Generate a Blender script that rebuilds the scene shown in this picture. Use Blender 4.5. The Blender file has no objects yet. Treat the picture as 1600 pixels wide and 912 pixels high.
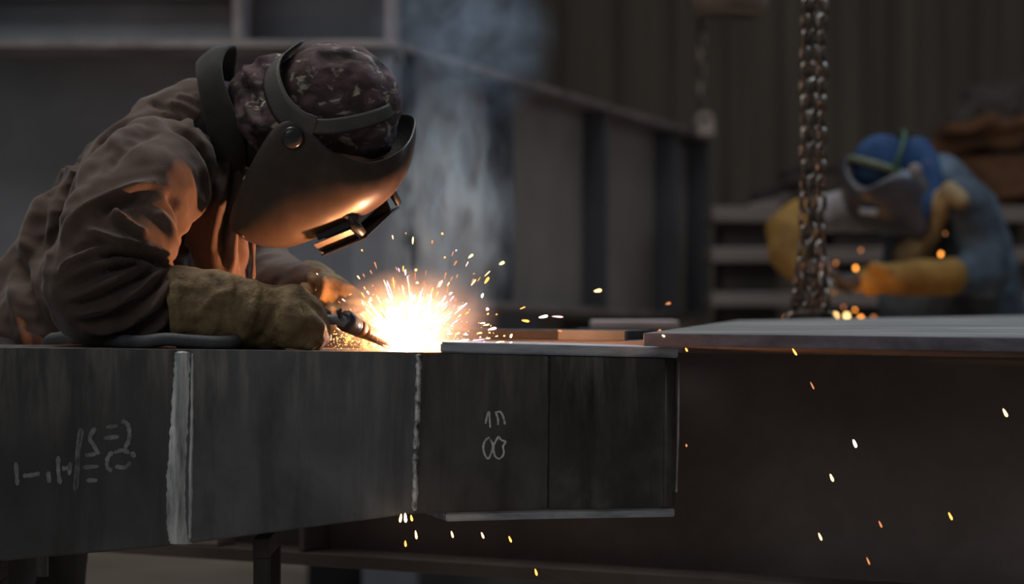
import bpy, bmesh, math, random
import numpy as np
from mathutils import Vector, Matrix, noise
random.seed(7); np.random.seed(7)
PI = math.pi
scene = bpy.context.scene
COL = scene.collection

# ------------------------------------------------------------------ camera, light, exposure
FPX = 3778.0; ZC = 1.06                      # focal length in pixels of the 1600 wide frame, eye height
cam_d = bpy.data.cameras.new('camera'); cam = bpy.data.objects.new('camera', cam_d); COL.objects.link(cam)
cam_d.sensor_width = 36; cam_d.lens = FPX * 36 / 1600
cam.location = (0, 0, ZC); cam.rotation_euler = (PI/2, 0, 0)
cam_d.clip_end = 200
cam_d.dof.use_dof = True; cam_d.dof.focus_distance = 3.83; cam_d.dof.aperture_fstop = 3.0
scene.camera = cam
scene.view_settings.view_transform = 'Standard'; scene.view_settings.look = 'None'
scene.view_settings.gamma = 1; scene.view_settings.use_curve_mapping = False
scene.view_settings.exposure = 0.0
scene.cycles.use_denoising = True
scene.cycles.volume_bounces = 1
scene.cycles.max_bounces = 6
scene.cycles.sample_clamp_indirect = 3.0
world = bpy.data.worlds.new('hall_daylight'); scene.world = world; world.use_nodes = True
wb = world.node_tree.nodes['Background']; wb.inputs[0].default_value = (0.86, 0.93, 1.0, 1); wb.inputs[1].default_value = 0.055

def P(px, py, Y):
    return Vector(((px-800)*Y/FPX, Y, ZC-(py-456)*Y/FPX))
def S(Y): return Y/FPX

def lamp(name, kind, loc, power, color, size=0.1, target=None, size_y=None):
    l = bpy.data.lights.new(name, kind); l.energy = power; l.color = color
    o = bpy.data.objects.new(name, l); COL.objects.link(o); o.location = loc
    if kind == 'AREA':
        l.size = size
        if size_y: l.shape = 'RECTANGLE'; l.size_y = size_y
    elif kind in ('POINT', 'SPOT'): l.shadow_soft_size = size
    if target is not None:
        o.rotation_euler = (Vector(target)-Vector(loc)).to_track_quat('-Z', 'Y').to_euler()
    return o
ARC = P(636, 538, 3.978)
lamp('roof_skylight', 'AREA', (-1.0, 4.9, 5.0), 92, (1.0, 0.96, 0.91), 3.0, (-0.4, 4.4, 1.0), 2.0)
lamp('front_fill', 'AREA', (-2.6, -1.0, 3.6), 23, (0.93, 0.96, 1.0), 2.4, (-0.2, 4.2, 0.9))  # added frontal fill for the beam face and its shading gradient
lamp('far_roof_skylight', 'AREA', (1.5, 10.0, 6.0), 52, (1.0, 0.93, 0.86), 4.0, (1.2, 10.5, 0.5))
lamp('smoke_fill', 'AREA', (1.6, 6.4, 3.6), 46, (0.58, 0.78, 1.0), 1.2, (-0.1, 4.3, 1.2))  # added cool backlight, there only to brighten the smoke
lamp('girder_web_fill', 'AREA', (5.0, 7.0, 3.6), 15, (1.0, 0.95, 0.93), 2.0, (0.2, 9.6, 1.2))  # added side fill that lifts the web panels of the stiffened girder
lamp('arc_glow', 'POINT', ARC + Vector((-0.01, 0, 0.012)), 17.0, (1.0, 0.36, 0.09), 0.010)
lamp('arc_light', 'POINT', ARC + Vector((0.008, 0, 0.008)), 2.4, (0.75, 0.82, 1.0), 0.008)
lamp('grinding_glow', 'POINT', P(1335, 480, 7.0), 0.7, (1.0, 0.45, 0.12), 0.03)

# ------------------------------------------------------------------ helpers
def tag(o, label=None, cat=None, group=None, kind=None):
    if label: o['label'] = label
    if cat: o['category'] = cat
    if group: o['group'] = group
    if kind: o['kind'] = kind
    return o
def empty(name, loc, label=None, cat=None, group=None):
    o = bpy.data.objects.new(name, None); COL.objects.link(o); o.location = loc; o.empty_display_size = 0.05
    bpy.context.view_layer.update()
    return tag(o, label, cat, group)
def root_of(o):
    while o.parent: o = o.parent
    return o
def link(name, me, mat=None, parent=None, smooth=False):
    o = bpy.data.objects.new(name, me); COL.objects.link(o)
    if mat is not None:
        if len(me.materials) == 0: me.materials.append(mat)
    if smooth:
        for p in me.polygons: p.use_smooth = True
    if parent is not None:
        o.parent = parent
        o.matrix_parent_inverse = Matrix.Translation(-root_of(parent).location) if parent.parent is None else Matrix.Identity(4)
        if parent.parent is not None:                       # sub-part: the parent part sits at the world origin frame already
            o.matrix_parent_inverse = Matrix.Identity(4)
    return o
def mesh_from(verts, faces, name='m'):
    me = bpy.data.meshes.new(name); me.from_pydata([tuple(v) for v in verts], [], faces); me.validate(); me.update()
    return me
def recalc(me):
    bm = bmesh.new(); bm.from_mesh(me); bmesh.ops.recalc_face_normals(bm, faces=bm.faces); bm.to_mesh(me); bm.free(); return me
def hexa(c8, name='m', bev=0.0, seg=2):
    """solid from 8 corners: bottom ring 0-3, top ring 4-7"""
    me = mesh_from(c8, [(3,2,1,0),(4,5,6,7),(0,1,5,4),(1,2,6,5),(2,3,7,6),(3,0,4,7)], name)
    bm = bmesh.new(); bm.from_mesh(me); bmesh.ops.recalc_face_normals(bm, faces=bm.faces)
    if bev: bmesh.ops.bevel(bm, geom=list(bm.edges), offset=bev, segments=seg, affect='EDGES', profile=0.6)
    bm.to_mesh(me); bm.free(); return me
def box(name, lo, hi, mat, parent=None, bev=0.002, rot=None, piv=None):
    x0,y0,z0 = lo; x1,y1,z1 = hi
    c = [Vector(v) for v in ((x0,y0,z0),(x1,y0,z0),(x1,y1,z0),(x0,y1,z0),(x0,y0,z1),(x1,y0,z1),(x1,y1,z1),(x0,y1,z1))]
    if rot is not None:
        piv = Vector(piv) if piv is not None else (Vector(lo)+Vector(hi))/2
        c = [rot @ (v-piv) + piv for v in c]
    return link(name, hexa(c, name, bev), mat, parent)
def obox(name, o, ax, ay, az, mat, parent=None, bev=0.002):
    """box from a corner and three edge vectors"""
    o, ax, ay, az = map(Vector, (o, ax, ay, az))
    return link(name, hexa([o, o+ax, o+ax+ay, o+ay, o+az, o+ax+az, o+ax+ay+az, o+ay+az], name, bev), mat, parent)
def tube_me(pts, rad, seg=10, closed=False, caps=True, squash=1.0):
    pts = [Vector(p) for p in pts]; n = len(pts)
    if not hasattr(rad, '__len__'): rad = [rad]*n
    V, F = [], []
    t = (pts[1]-pts[0]).normalized()
    up = Vector((0,0,1)) if abs(t.z) < .9 else Vector((1,0,0))
    a = t.cross(up).normalized()
    for i, p in enumerate(pts):
        if closed: t = (pts[(i+1)%n]-pts[i-1]).normalized()
        else: t = (pts[min(i+1,n-1)]-pts[max(i-1,0)]).normalized()
        a = (a - t*a.dot(t)).normalized(); b = t.cross(a)
        for k in range(seg):
            q = 2*PI*k/seg
            V.append(p + (a*math.cos(q) + b*math.sin(q)*squash)*rad[i])
    m = n if closed else n-1
    for i in range(m):
        for k in range(seg):
            j = (i+1) % n
            F.append((i*seg+k, i*seg+(k+1)%seg, j*seg+(k+1)%seg, j*seg+k))
    if caps and not closed:
        F.append(tuple(range(seg))[::-1]); F.append(tuple((n-1)*seg+k for k in range(seg)))
    return recalc(mesh_from(V, F))
def tube(name, pts, rad, mat, parent=None, seg=10, closed=False, caps=True, squash=1.0):
    return link(name, tube_me(pts, rad, seg, closed, caps, squash), mat, parent, smooth=True)
def catmull(pts, k=8):
    pts = [Vector(p) for p in pts]; out = []
    for i in range(len(pts)-1):
        p0 = pts[max(i-1,0)]; p1 = pts[i]; p2 = pts[i+1]; p3 = pts[min(i+2,len(pts)-1)]
        for j in range(k):
            t = j/k
            out.append(0.5*((2*p1)+(-p0+p2)*t+(2*p0-5*p1+4*p2-p3)*t*t+(-p0+3*p1-3*p2+p3)*t**3))
    out.append(pts[-1]); return out
def lathe_me(prof, axis_o, axis_d, seg=24, close=True):
    """prof: list of (along, radius)"""
    d = Vector(axis_d).normalized(); a = d.orthogonal().normalized(); b = d.cross(a); o = Vector(axis_o)
    V, F = [], []
    for (h, r) in prof:
        for k in range(seg):
            q = 2*PI*k/seg; V.append(o + d*h + (a*math.cos(q)+b*math.sin(q))*r)
    for i in range(len(prof)-1):
        for k in range(seg):
            F.append((i*seg+k, i*seg+(k+1)%seg, (i+1)*seg+(k+1)%seg, (i+1)*seg+k))
    if close:
        F.append(tuple(range(seg))[::-1]); F.append(tuple((len(prof)-1)*seg+k for k in range(seg)))
    return recalc(mesh_from(V, F))
def lathe(name, prof, o, d, mat, parent=None, seg=24, close=True):
    return link(name, lathe_me(prof, o, d, seg, close), mat, parent, smooth=True)

# union of balls grown into ONE continuous surface
def sph(V, F, c, r, sc=(1,1,1), rot=None, nu=14, nv=9):
    b = len(V); c = Vector(c)
    for i in range(nv+1):
        th = PI*i/nv
        for k in range(nu):
            q = 2*PI*k/nu
            v = Vector((math.sin(th)*math.cos(q)*r*sc[0], math.sin(th)*math.sin(q)*r*sc[1], math.cos(th)*r*sc[2]))
            if rot is not None: v = rot @ v
            V.append(c+v)
    for i in range(nv):
        for k in range(nu):
            F.append((b+i*nu+k, b+i*nu+(k+1)%nu, b+(i+1)*nu+(k+1)%nu, b+(i+1)*nu+k))
def grow(name, chains, balls, voxel, smooth, mat, parent, fold=None):
    V, F = [], []
    for ch in chains:
        for i in range(len(ch)-1):
            (p, r), (q, s) = ch[i], ch[i+1]
            p = Vector(p); q = Vector(q); L = (q-p).length; n = max(2, int(L/(min(r, s)*0.28))+1)
            for k in range(n+1):
                t = k/n; sph(V, F, p.lerp(q, t), r+(s-r)*t)
    for b in balls: sph(V, F, *b, nu=24, nv=16)
    me = mesh_from(V, F, name)
    bm = bmesh.new(); bm.from_mesh(me); bmesh.ops.remove_doubles(bm, verts=bm.verts, dist=1e-6); bm.to_mesh(me); bm.free()
    tmp = bpy.data.objects.new('tmp', me); COL.objects.link(tmp)
    m = tmp.modifiers.new('r', 'REMESH'); m.mode = 'VOXEL'; m.voxel_size = voxel; m.use_smooth_shade = True
    s = tmp.modifiers.new('s', 'SMOOTH'); s.factor = 0.5; s.iterations = smooth
    bpy.context.view_layer.update()
    dg = bpy.context.evaluated_depsgraph_get()
    out = bpy.data.meshes.new_from_object(tmp.evaluated_get(dg)); out.name = name
    bpy.data.objects.remove(tmp)
    if fold: fold(out)
    for p in out.polygons: p.use_smooth = True
    out.materials.clear()
    return link(name, out, mat, parent)
def vn(me):
    n = len(me.vertices)
    co = np.empty(n*3); me.vertices.foreach_get('co', co); co = co.reshape(-1,3)
    no = np.empty(n*3); me.vertex_normals.foreach_get('vector', no); no = no.reshape(-1,3)
    return co, no
def setco(me, co):
    me.vertices.foreach_set('co', co.reshape(-1)); me.update()
def lines_disp(me, lines, facing=0.35, mask=None):
    """raise or sink cloth along traced lines on the side of the garment that shows"""
    co, no = vn(me)
    px = 800+FPX*co[:,0]/co[:,1]; py = 456-FPX*(co[:,2]-ZC)/co[:,1]
    f = np.clip((facing-no[:,1])/0.35, 0, 1)
    if mask is not None: f = f*mask(co, px, py)
    D = np.zeros(len(co))
    for pts, amp, w in lines:
        pts = [(p.x, p.y) for p in catmull([Vector((a,b,0)) for a,b in pts], 5)]
        best = np.full(len(co), 1e9); tt = np.zeros(len(co)); n = len(pts)-1
        for i in range(n):
            a = np.array(pts[i]); b = np.array(pts[i+1]); ab = b-a; l2 = (ab**2).sum()+1e-9
            t = np.clip(((px-a[0])*ab[0]+(py-a[1])*ab[1])/l2, 0, 1)
            d = np.hypot(px-a[0]-t*ab[0], py-a[1]-t*ab[1])
            k = d < best; best[k] = d[k]; tt[k] = (i+t[k])/n
        D += amp*np.exp(-(best/w)**2)*np.clip(np.sin(np.pi*np.clip(tt,0.03,0.97))*1.8, 0.12, 1)
    co += no*(D*f)[:,None]
    setco(me, co)
def noise_disp(me, amp, scale, stretch=(1,1,1), seed=0, ridged=False):
    co, no = vn(me); d = np.empty(len(co))
    for i in range(len(co)):
        v = noise.noise(Vector((co[i,0]*scale*stretch[0]+seed, co[i,1]*scale*stretch[1], co[i,2]*scale*stretch[2])))
        d[i] = (1-2*abs(v))-0.5 if ridged else v
    setco(me, co+no*(d*amp)[:,None])

# ------------------------------------------------------------------ materials
def new_mat(name):
    m = bpy.data.materials.new(name); m.use_nodes = True
    nt = m.node_tree; return m, nt, nt.nodes['Principled BSDF']
def ramp(nt, stops, interp='LINEAR'):
    r = nt.nodes.new('ShaderNodeValToRGB'); r.color_ramp.interpolation = interp
    while len(r.color_ramp.elements) < len(stops): r.color_ramp.elements.new(0.5)
    for e, (p, c) in zip(r.color_ramp.elements, stops): e.position = p; e.color = (*c, 1) if len(c) == 3 else c
    return r
def surf(name, stops, scale=8, stretch=(1,1,1), rough=0.5, rvar=0.15, metal=0.0, bump=0.2, bscale=None, detail=6, spec=0.5, distort=0.3, bdist=0.01, sheen=0.0, warp=None):
    m, nt, b = new_mat(name); L = nt.links
    tc = nt.nodes.new('ShaderNodeTexCoord'); mp = nt.nodes.new('ShaderNodeMapping'); mp.inputs['Scale'].default_value = stretch
    L.new(tc.outputs['Object'], mp.inputs['Vector'])
    n = nt.nodes.new('ShaderNodeTexNoise'); n.inputs['Scale'].default_value = scale; n.inputs['Detail'].default_value = detail; n.inputs['Distortion'].default_value = distort
    n.inputs['Roughness'].default_value = 0.6
    L.new(mp.outputs[0], n.inputs['Vector'])
    r = ramp(nt, stops); L.new(n.outputs['Fac'], r.inputs[0]); L.new(r.outputs[0], b.inputs['Base Color'])
    n2 = nt.nodes.new('ShaderNodeTexNoise'); n2.inputs['Scale'].default_value = bscale or scale*6; n2.inputs['Detail'].default_value = 5
    L.new(mp.outputs[0], n2.inputs['Vector'])
    mr = nt.nodes.new('ShaderNodeMapRange'); mr.inputs['To Min'].default_value = max(.05, rough-rvar); mr.inputs['To Max'].default_value = min(1, rough+rvar)
    L.new(n2.outputs['Fac'], mr.inputs['Value']); L.new(mr.outputs[0], b.inputs['Roughness'])
    if bump:
        bp = nt.nodes.new('ShaderNodeBump'); bp.inputs['Strength'].default_value = bump; bp.inputs['Distance'].default_value = bdist
        L.new(n2.outputs['Fac'], bp.inputs['Height']); L.new(bp.outputs[0], b.inputs['Normal'])
    b.inputs['Metallic'].default_value = metal; b.inputs['Specular IOR Level'].default_value = spec
    if sheen: b.inputs['Sheen Weight'].default_value = sheen; b.inputs['Sheen Roughness'].default_value = 0.4
    return m
M = {}
M['beam'] = surf('mill_scale_steel', [(.3,(.045,.045,.05)),(.5,(.085,.087,.095)),(.72,(.15,.155,.165))], 5, (1.6,1,.7), .5, .15, .25, .15, 90, bdist=.002)
M['beam_b'] = surf('brown_scale_steel', [(.3,(.035,.032,.03)),(.55,(.075,.07,.068)),(.75,(.13,.125,.12))], 6, (1.5,1,.7), .5, .15, .2, .15, 90, bdist=.002)
M['beam_end'] = surf('dark_centre_steel', [(.3,(.03,.03,.03)),(.5,(.07,.068,.066)),(.7,(.14,.135,.13))], 4.5, (2.6,1,.8), .48, .15, .2, .15, 90, bdist=.002)
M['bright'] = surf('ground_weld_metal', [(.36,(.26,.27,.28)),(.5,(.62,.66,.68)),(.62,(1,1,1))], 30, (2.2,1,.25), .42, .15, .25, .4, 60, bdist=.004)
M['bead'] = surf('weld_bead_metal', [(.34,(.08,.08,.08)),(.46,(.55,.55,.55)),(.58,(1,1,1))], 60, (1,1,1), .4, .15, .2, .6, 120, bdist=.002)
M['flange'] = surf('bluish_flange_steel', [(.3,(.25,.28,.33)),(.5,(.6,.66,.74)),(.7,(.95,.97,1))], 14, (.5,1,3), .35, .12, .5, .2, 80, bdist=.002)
M['plate'] = surf('scaled_plate_steel', [(.3,(.08,.074,.066)),(.52,(.165,.157,.143)),(.72,(.27,.255,.235))], 3.2, (1,2.2,1), .72, .12, 0, .2, 40, spec=.3, bdist=.004)
M['plate_edge'] = surf('plate_edge_steel', [(.3,(.10,.10,.13)),(.6,(.2,.2,.25))], 14, (1,1,2), .5, .15, .3, .2, 60, bdist=.003)
M['girder'] = surf('rusty_dark_girder_steel', [(.3,(.10,.08,.07)),(.55,(.17,.137,.125)),(.75,(.24,.19,.185))], 3, (1,1,1), .6, .15, .1, .2, 60, bdist=.003)
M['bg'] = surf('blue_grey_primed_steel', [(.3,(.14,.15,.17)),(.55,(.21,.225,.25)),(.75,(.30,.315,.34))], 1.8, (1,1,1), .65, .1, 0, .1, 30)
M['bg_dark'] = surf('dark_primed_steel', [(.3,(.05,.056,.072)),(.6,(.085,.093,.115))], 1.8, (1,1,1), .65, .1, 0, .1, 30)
M['bg_brown'] = surf('warm_grey_web_steel', [(.3,(.2,.185,.185)),(.6,(.28,.26,.265)),(.8,(.34,.31,.31))], 2.2, (1,1,.5), .7, .1, 0, .1, 30)
M['bg_edge'] = surf('worn_flange_edge', [(.3,(.12,.10,.10)),(.6,(.25,.22,.22))], 5, (1,1,1), .6, .1, 0, .1, 30)
M['floor'] = surf('concrete_floor', [(.3,(.34,.28,.23)),(.55,(.52,.44,.37)),(.75,(.62,.54,.46))], 1.4, (1,1,1), .85, .1, 0, .3, 40)
M['cloth'] = surf('brown_work_cloth', [(.3,(.078,.053,.043)),(.55,(.125,.086,.07)),(.75,(.18,.128,.103))], 9, (1,1,1), .85, .08, 0, .35, 420, spec=.2, bdist=.0015, sheen=.25)
M['collar'] = surf('charcoal_collar_cloth', [(.3,(.035,.034,.032)),(.7,(.07,.068,.063))], 14, (1,1,1), .9, .05, 0, .3, 500, spec=.15, bdist=.0015, sheen=.2)
M['hood_lining'] = surf('black_lining_cloth', [(.3,(.02,.018,.018)),(.7,(.04,.036,.034))], 14, (1,1,1), .9, .05, 0, .3, 400, spec=.15, bdist=.001)
M['glove'] = surf('scorched_leather', [(.28,(.06,.04,.022)),(.45,(.2,.135,.07)),(.62,(.33,.24,.12)),(.78,(.45,.34,.2))], 16, (1,1,1), .75, .12, 0, .55, 160, spec=.3, bdist=.004)
M['trouser'] = surf('dark_work_trousers', [(.3,(.05,.045,.05)),(.7,(.09,.075,.08))], 12, (1,1,1), .9, .05, 0, .3, 300, spec=.15)
M['shield'] = surf('dark_moulded_shield', [(.3,(.04,.026,.018)),(.6,(.06,.04,.027)),(.8,(.095,.067,.047))], 26, (1,1,1), .37, .07, 0, .15, 260, spec=.42, bdist=.001)
M['shield_in'] = surf('black_shield_plastic', [(.3,(.02,.02,.02)),(.7,(.035,.034,.033))], 20, (1,1,1), .4, .08, 0, .1, 200)
M['strap'] = surf('grey_green_headgear_strap', [(.3,(.08,.08,.072)),(.7,(.12,.115,.10))], 20, (1,1,1), .6, .08, 0, .15, 260)
M['knob'] = surf('black_glossy_knob', [(.3,(.03,.03,.032)),(.7,(.05,.05,.055))], 20, (1,1,1), .22, .05, 0, .05, 200)
M['skin'] = surf('weathered_skin', [(.3,(.32,.15,.11)),(.7,(.45,.24,.17))], 20, (1,1,1), .55, .08, 0, .1, 200)
M['brass'] = surf('heat_stained_copper', [(.3,(.2,.09,.04)),(.5,(.5,.25,.1)),(.7,(.7,.42,.2))], 30, (1,1,1), .32, .1, .8, .1, 120)
M['gun'] = surf('dark_torch_metal', [(.3,(.04,.04,.045)),(.7,(.1,.1,.11))], 30, (1,1,1), .35, .1, .4, .1, 120)
M['gun_grey'] = surf('grey_torch_neck', [(.3,(.2,.21,.23)),(.7,(.34,.35,.38))], 30, (1,1,1), .4, .1, .3, .1, 120)
M['rubber'] = surf('grey_rubber_hose', [(.3,(.08,.085,.09)),(.7,(.13,.135,.14))], 30, (1,1,1), .6, .1, 0, .1, 120)
M['chain'] = surf('worn_chain_steel', [(.3,(.05,.038,.03)),(.5,(.15,.12,.10)),(.72,(.55,.5,.46))], 45, (1,1,1), .30, .12, .8, .1, 120)
M['wood'] = surf('weathered_timber', [(.3,(.25,.2,.18)),(.55,(.42,.36,.34)),(.75,(.55,.48,.45))], 5, (.4,1,3), .8, .1, 0, .2, 40)
M['slab'] = surf('dusty_slab_steel', [(.3,(.16,.14,.135)),(.55,(.25,.22,.215)),(.75,(.33,.29,.28))], 5, (.4,1,3), .8, .1, 0, .2, 40)
M['rust'] = surf('rusty_scrap', [(.3,(.05,.03,.02)),(.5,(.16,.075,.035)),(.75,(.3,.15,.07))], 5, (1,1,1), .85, .1, 0, .4, 40)
M['blackscrap'] = surf('black_scrap', [(.3,(.02,.018,.018)),(.7,(.06,.052,.05))], 5, (1,1,1), .8, .1, 0, .4, 40)
M['hoist'] = surf('brown_hoist_paint', [(.3,(.09,.065,.05)),(.7,(.16,.12,.09))], 8, (1,1,1), .5, .1, 0, .1, 60)
M['blue'] = surf('blue_work_cloth', [(.3,(.012,.03,.08)),(.7,(.03,.07,.16))], 9, (1,1,1), .85, .05, 0, .2, 200, spec=.2)
M['greyblue'] = surf('faded_blue_jacket', [(.3,(.03,.035,.045)),(.5,(.06,.08,.10)),(.72,(.12,.16,.21))], 7, (1,1,1), .85, .05, 0, .2, 200, spec=.2)
M['yellow'] = surf('yellow_suede', [(.3,(.13,.068,.018)),(.6,(.30,.165,.042))], 7, (1,1,1), .85, .05, 0, .2, 200, spec=.2)
M['palecloth'] = surf('pale_sleeve_cloth', [(.3,(.18,.18,.2)),(.7,(.4,.38,.38))], 7, (1,1,1), .85, .05, 0, .2, 200, spec=.2)
M['visor2'] = surf('scuffed_dark_visor', [(.3,(.022,.02,.026)),(.7,(.05,.045,.052))], 10, (1,1,1), .35, .1, 0, .1, 200)
M['redcloth'] = surf('red_cloth', [(.3,(.3,.05,.05)),(.7,(.4,.08,.07))], 7, (1,1,1), .85, .05, 0, .2, 200)
M['chalk'] = surf('chalk', [(.3,(.5,.51,.52)),(.5,(.75,.77,.79)),(.7,(.95,.96,.97))], 90, (1,1,1), .9, .05, 0, .1, 300)
M['chalk_faint'] = surf('rubbed_chalk', [(.3,(.15,.157,.17)),(.5,(.26,.27,.285)),(.7,(.44,.45,.46))], 60, (1,1,1), .9, .05, 0, .1, 300)

def beam_mat(name, dark, midc, light, top, seed, dcx=None):
    m, nt, b = new_mat(name); L = nt.links
    tc = nt.nodes.new('ShaderNodeTexCoord')
    def nz(scale, st, det=6, dist=.4):
        mp = nt.nodes.new('ShaderNodeMapping'); mp.inputs['Scale'].default_value = st; mp.inputs['Location'].default_value = (seed, seed*.7, 0)
        L.new(tc.outputs['Object'], mp.inputs[0]); n = nt.nodes.new('ShaderNodeTexNoise'); n.inputs['Scale'].default_value = scale
        n.inputs['Detail'].default_value = det; n.inputs['Roughness'].default_value = .62; n.inputs['Distortion'].default_value = dist
        L.new(mp.outputs[0], n.inputs['Vector']); return n.outputs['Fac']
    r = ramp(nt, [(.30,dark),(.5,midc),(.70,light)]); L.new(nz(5,(1.2,1,.8)), r.inputs[0])
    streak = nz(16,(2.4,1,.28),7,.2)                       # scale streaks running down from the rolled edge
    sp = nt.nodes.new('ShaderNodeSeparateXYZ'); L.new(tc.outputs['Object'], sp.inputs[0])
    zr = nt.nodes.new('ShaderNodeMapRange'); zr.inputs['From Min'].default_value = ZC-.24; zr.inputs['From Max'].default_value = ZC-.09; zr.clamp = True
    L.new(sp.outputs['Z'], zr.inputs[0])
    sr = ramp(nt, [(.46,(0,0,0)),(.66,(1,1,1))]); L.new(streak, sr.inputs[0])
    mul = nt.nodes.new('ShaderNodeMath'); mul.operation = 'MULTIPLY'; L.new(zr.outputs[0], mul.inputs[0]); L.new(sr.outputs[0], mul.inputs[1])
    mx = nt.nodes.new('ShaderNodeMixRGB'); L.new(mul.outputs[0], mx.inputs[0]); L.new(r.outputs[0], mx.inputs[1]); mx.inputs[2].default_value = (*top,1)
    sd = ramp(nt, [(.30,(.45,.42,.4)),(.5,(1,1,1))]); L.new(nz(7,(2.6,1,.35),4,.3), sd.inputs[0])
    m2 = nt.nodes.new('ShaderNodeMixRGB'); m2.blend_type = 'MULTIPLY'; m2.inputs[0].default_value = .6; L.new(mx.outputs[0], m2.inputs[1]); L.new(sd.outputs[0], m2.inputs[2])
    L.new(m2.outputs[0], b.inputs['Base Color'])
    mr = nt.nodes.new('ShaderNodeMapRange'); mr.inputs['To Min'].default_value = .38; mr.inputs['To Max'].default_value = .7; fine = nz(90,(1,1,.6),4,0)
    L.new(fine, mr.inputs['Value']); L.new(mr.outputs[0], b.inputs['Roughness']); b.inputs['Metallic'].default_value = .2
    bp = nt.nodes.new('ShaderNodeBump'); bp.inputs['Strength'].default_value = .2; bp.inputs['Distance'].default_value = .002; L.new(fine, bp.inputs['Height']); L.new(bp.outputs[0], b.inputs['Normal'])
    return m
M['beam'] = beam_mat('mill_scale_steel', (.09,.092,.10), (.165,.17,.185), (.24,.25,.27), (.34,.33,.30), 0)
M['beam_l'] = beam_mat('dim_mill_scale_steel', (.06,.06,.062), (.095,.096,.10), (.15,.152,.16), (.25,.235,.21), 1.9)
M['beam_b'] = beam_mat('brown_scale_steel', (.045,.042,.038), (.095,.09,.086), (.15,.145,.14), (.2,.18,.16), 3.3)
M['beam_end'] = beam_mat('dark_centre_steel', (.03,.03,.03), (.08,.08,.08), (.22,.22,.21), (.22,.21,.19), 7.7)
def camo_mat():
    m, nt, b = new_mat('camouflage_cloth'); L = nt.links
    tc = nt.nodes.new('ShaderNodeTexCoord'); mp = nt.nodes.new('ShaderNodeMapping')
    mp.inputs['Scale'].default_value = (1, 1, 1.8); mp.inputs['Rotation'].default_value = (0, .35, 0)
    L.new(tc.outputs['Object'], mp.inputs[0])
    def nz(s, off, det=3, dist=1.0):
        n = nt.nodes.new('ShaderNodeTexNoise'); n.noise_dimensions = '4D'; n.inputs['W'].default_value = off
        n.inputs['Scale'].default_value = s; n.inputs['Detail'].default_value = det; n.inputs['Distortion'].default_value = dist
        L.new(mp.outputs[0], n.inputs['Vector']); return n
    r1 = ramp(nt, [(.0,(.052,.037,.034)),(.44,(.085,.06,.055)),(.58,(.15,.095,.105))]); L.new(nz(18, 0).outputs['Fac'], r1.inputs[0])
    mk = ramp(nt, [(.56,(0,0,0)),(.66,(1,1,1))]); L.new(nz(26, 3.3, 5, 1.2).outputs['Fac'], mk.inputs[0])
    mx = nt.nodes.new('ShaderNodeMixRGB'); L.new(mk.outputs[0], mx.inputs[0]); L.new(r1.outputs[0], mx.inputs[1]); mx.inputs[2].default_value = (.55,.52,.42,1)
    mk2 = ramp(nt, [(.50,(0,0,0)),(.62,(1,1,1))]); L.new(nz(13, 8.1, 5, .8).outputs['Fac'], mk2.inputs[0])
    mx2 = nt.nodes.new('ShaderNodeMixRGB'); L.new(mk2.outputs[0], mx2.inputs[0]); L.new(mx.outputs[0], mx2.inputs[1]); mx2.inputs[2].default_value = (.02,.016,.018,1)
    L.new(mx2.outputs[0], b.inputs['Base Color']); b.inputs['Roughness'].default_value = .85; b.inputs['Specular IOR Level'].default_value = .2
    n2 = nt.nodes.new('ShaderNodeTexNoise'); n2.inputs['Scale'].default_value = 55; L.new(tc.outputs['Object'], n2.inputs['Vector'])
    bp = nt.nodes.new('ShaderNodeBump'); bp.inputs['Strength'].default_value = .5; bp.inputs['Distance'].default_value = .004
    L.new(n2.outputs['Fac'], bp.inputs['Height']); L.new(bp.outputs[0], b.inputs['Normal'])
    return m
M['camo'] = camo_mat()
def emis(name, col, st):
    m = bpy.data.materials.new(name); m.use_nodes = True; nt = m.node_tree; nt.nodes.clear()
    e = nt.nodes.new('ShaderNodeEmission'); e.inputs[0].default_value = (*col,1); e.inputs[1].default_value = st
    o = nt.nodes.new('ShaderNodeOutputMaterial'); nt.links.new(e.outputs[0], o.inputs['Surface']); return m
M['hot_white'] = emis('white_hot_metal', (1,.86,.7), 9)
M['hot_yellow'] = emis('yellow_hot_metal', (1,.6,.22), 5)
M['hot_orange'] = emis('orange_hot_metal', (1,.33,.05), 5)
M['hot_pink'] = emis('pinkish_hot_metal', (1,.5,.45), 3)
M['hot_violet'] = emis('violet_hot_metal', (.75,.5,1), 2.2)
M['hot_dim'] = emis('cooling_metal', (1,.35,.12), 1.1)
M['arc'] = emis('electric_arc', (1,.93,.88), 60)

# ------------------------------------------------------------------ the setting
o = box('floor', (-9, -2, -.1), (11, 18, 0), M['floor'], bev=0); tag(o, kind='structure')
# corrugated back wall
V, F = [], []
xs = np.arange(-9, 11, .045); 
for i, x in enumerate(xs):
    ph = (x % .36)/.36
    y = 16 - (.05 if ph < .4 else (.05*(1-(ph-.4)/.12) if ph < .52 else (0 if ph < .88 else .05*(ph-.88)/.12)))
    V += [(x,y,0),(x,y,6.5)]
for i in range(len(xs)-1): F.append((2*i,2*i+2,2*i+3,2*i+1))
M['wall'] = surf('brown_grey_cladding', [(.3,(.10,.085,.07)),(.55,(.15,.13,.11)),(.8,(.20,.175,.145))], 2.2, (3,1,.15), .8, .1, 0, .1, 40)
wl = link('wall_back', mesh_from(V, F), M['wall']); tag(wl, kind='structure')
bpy.context.view_layer.objects.active = wl
so = wl.modifiers.new('t', 'SOLIDIFY'); so.thickness = .02; so.offset = -1

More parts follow.
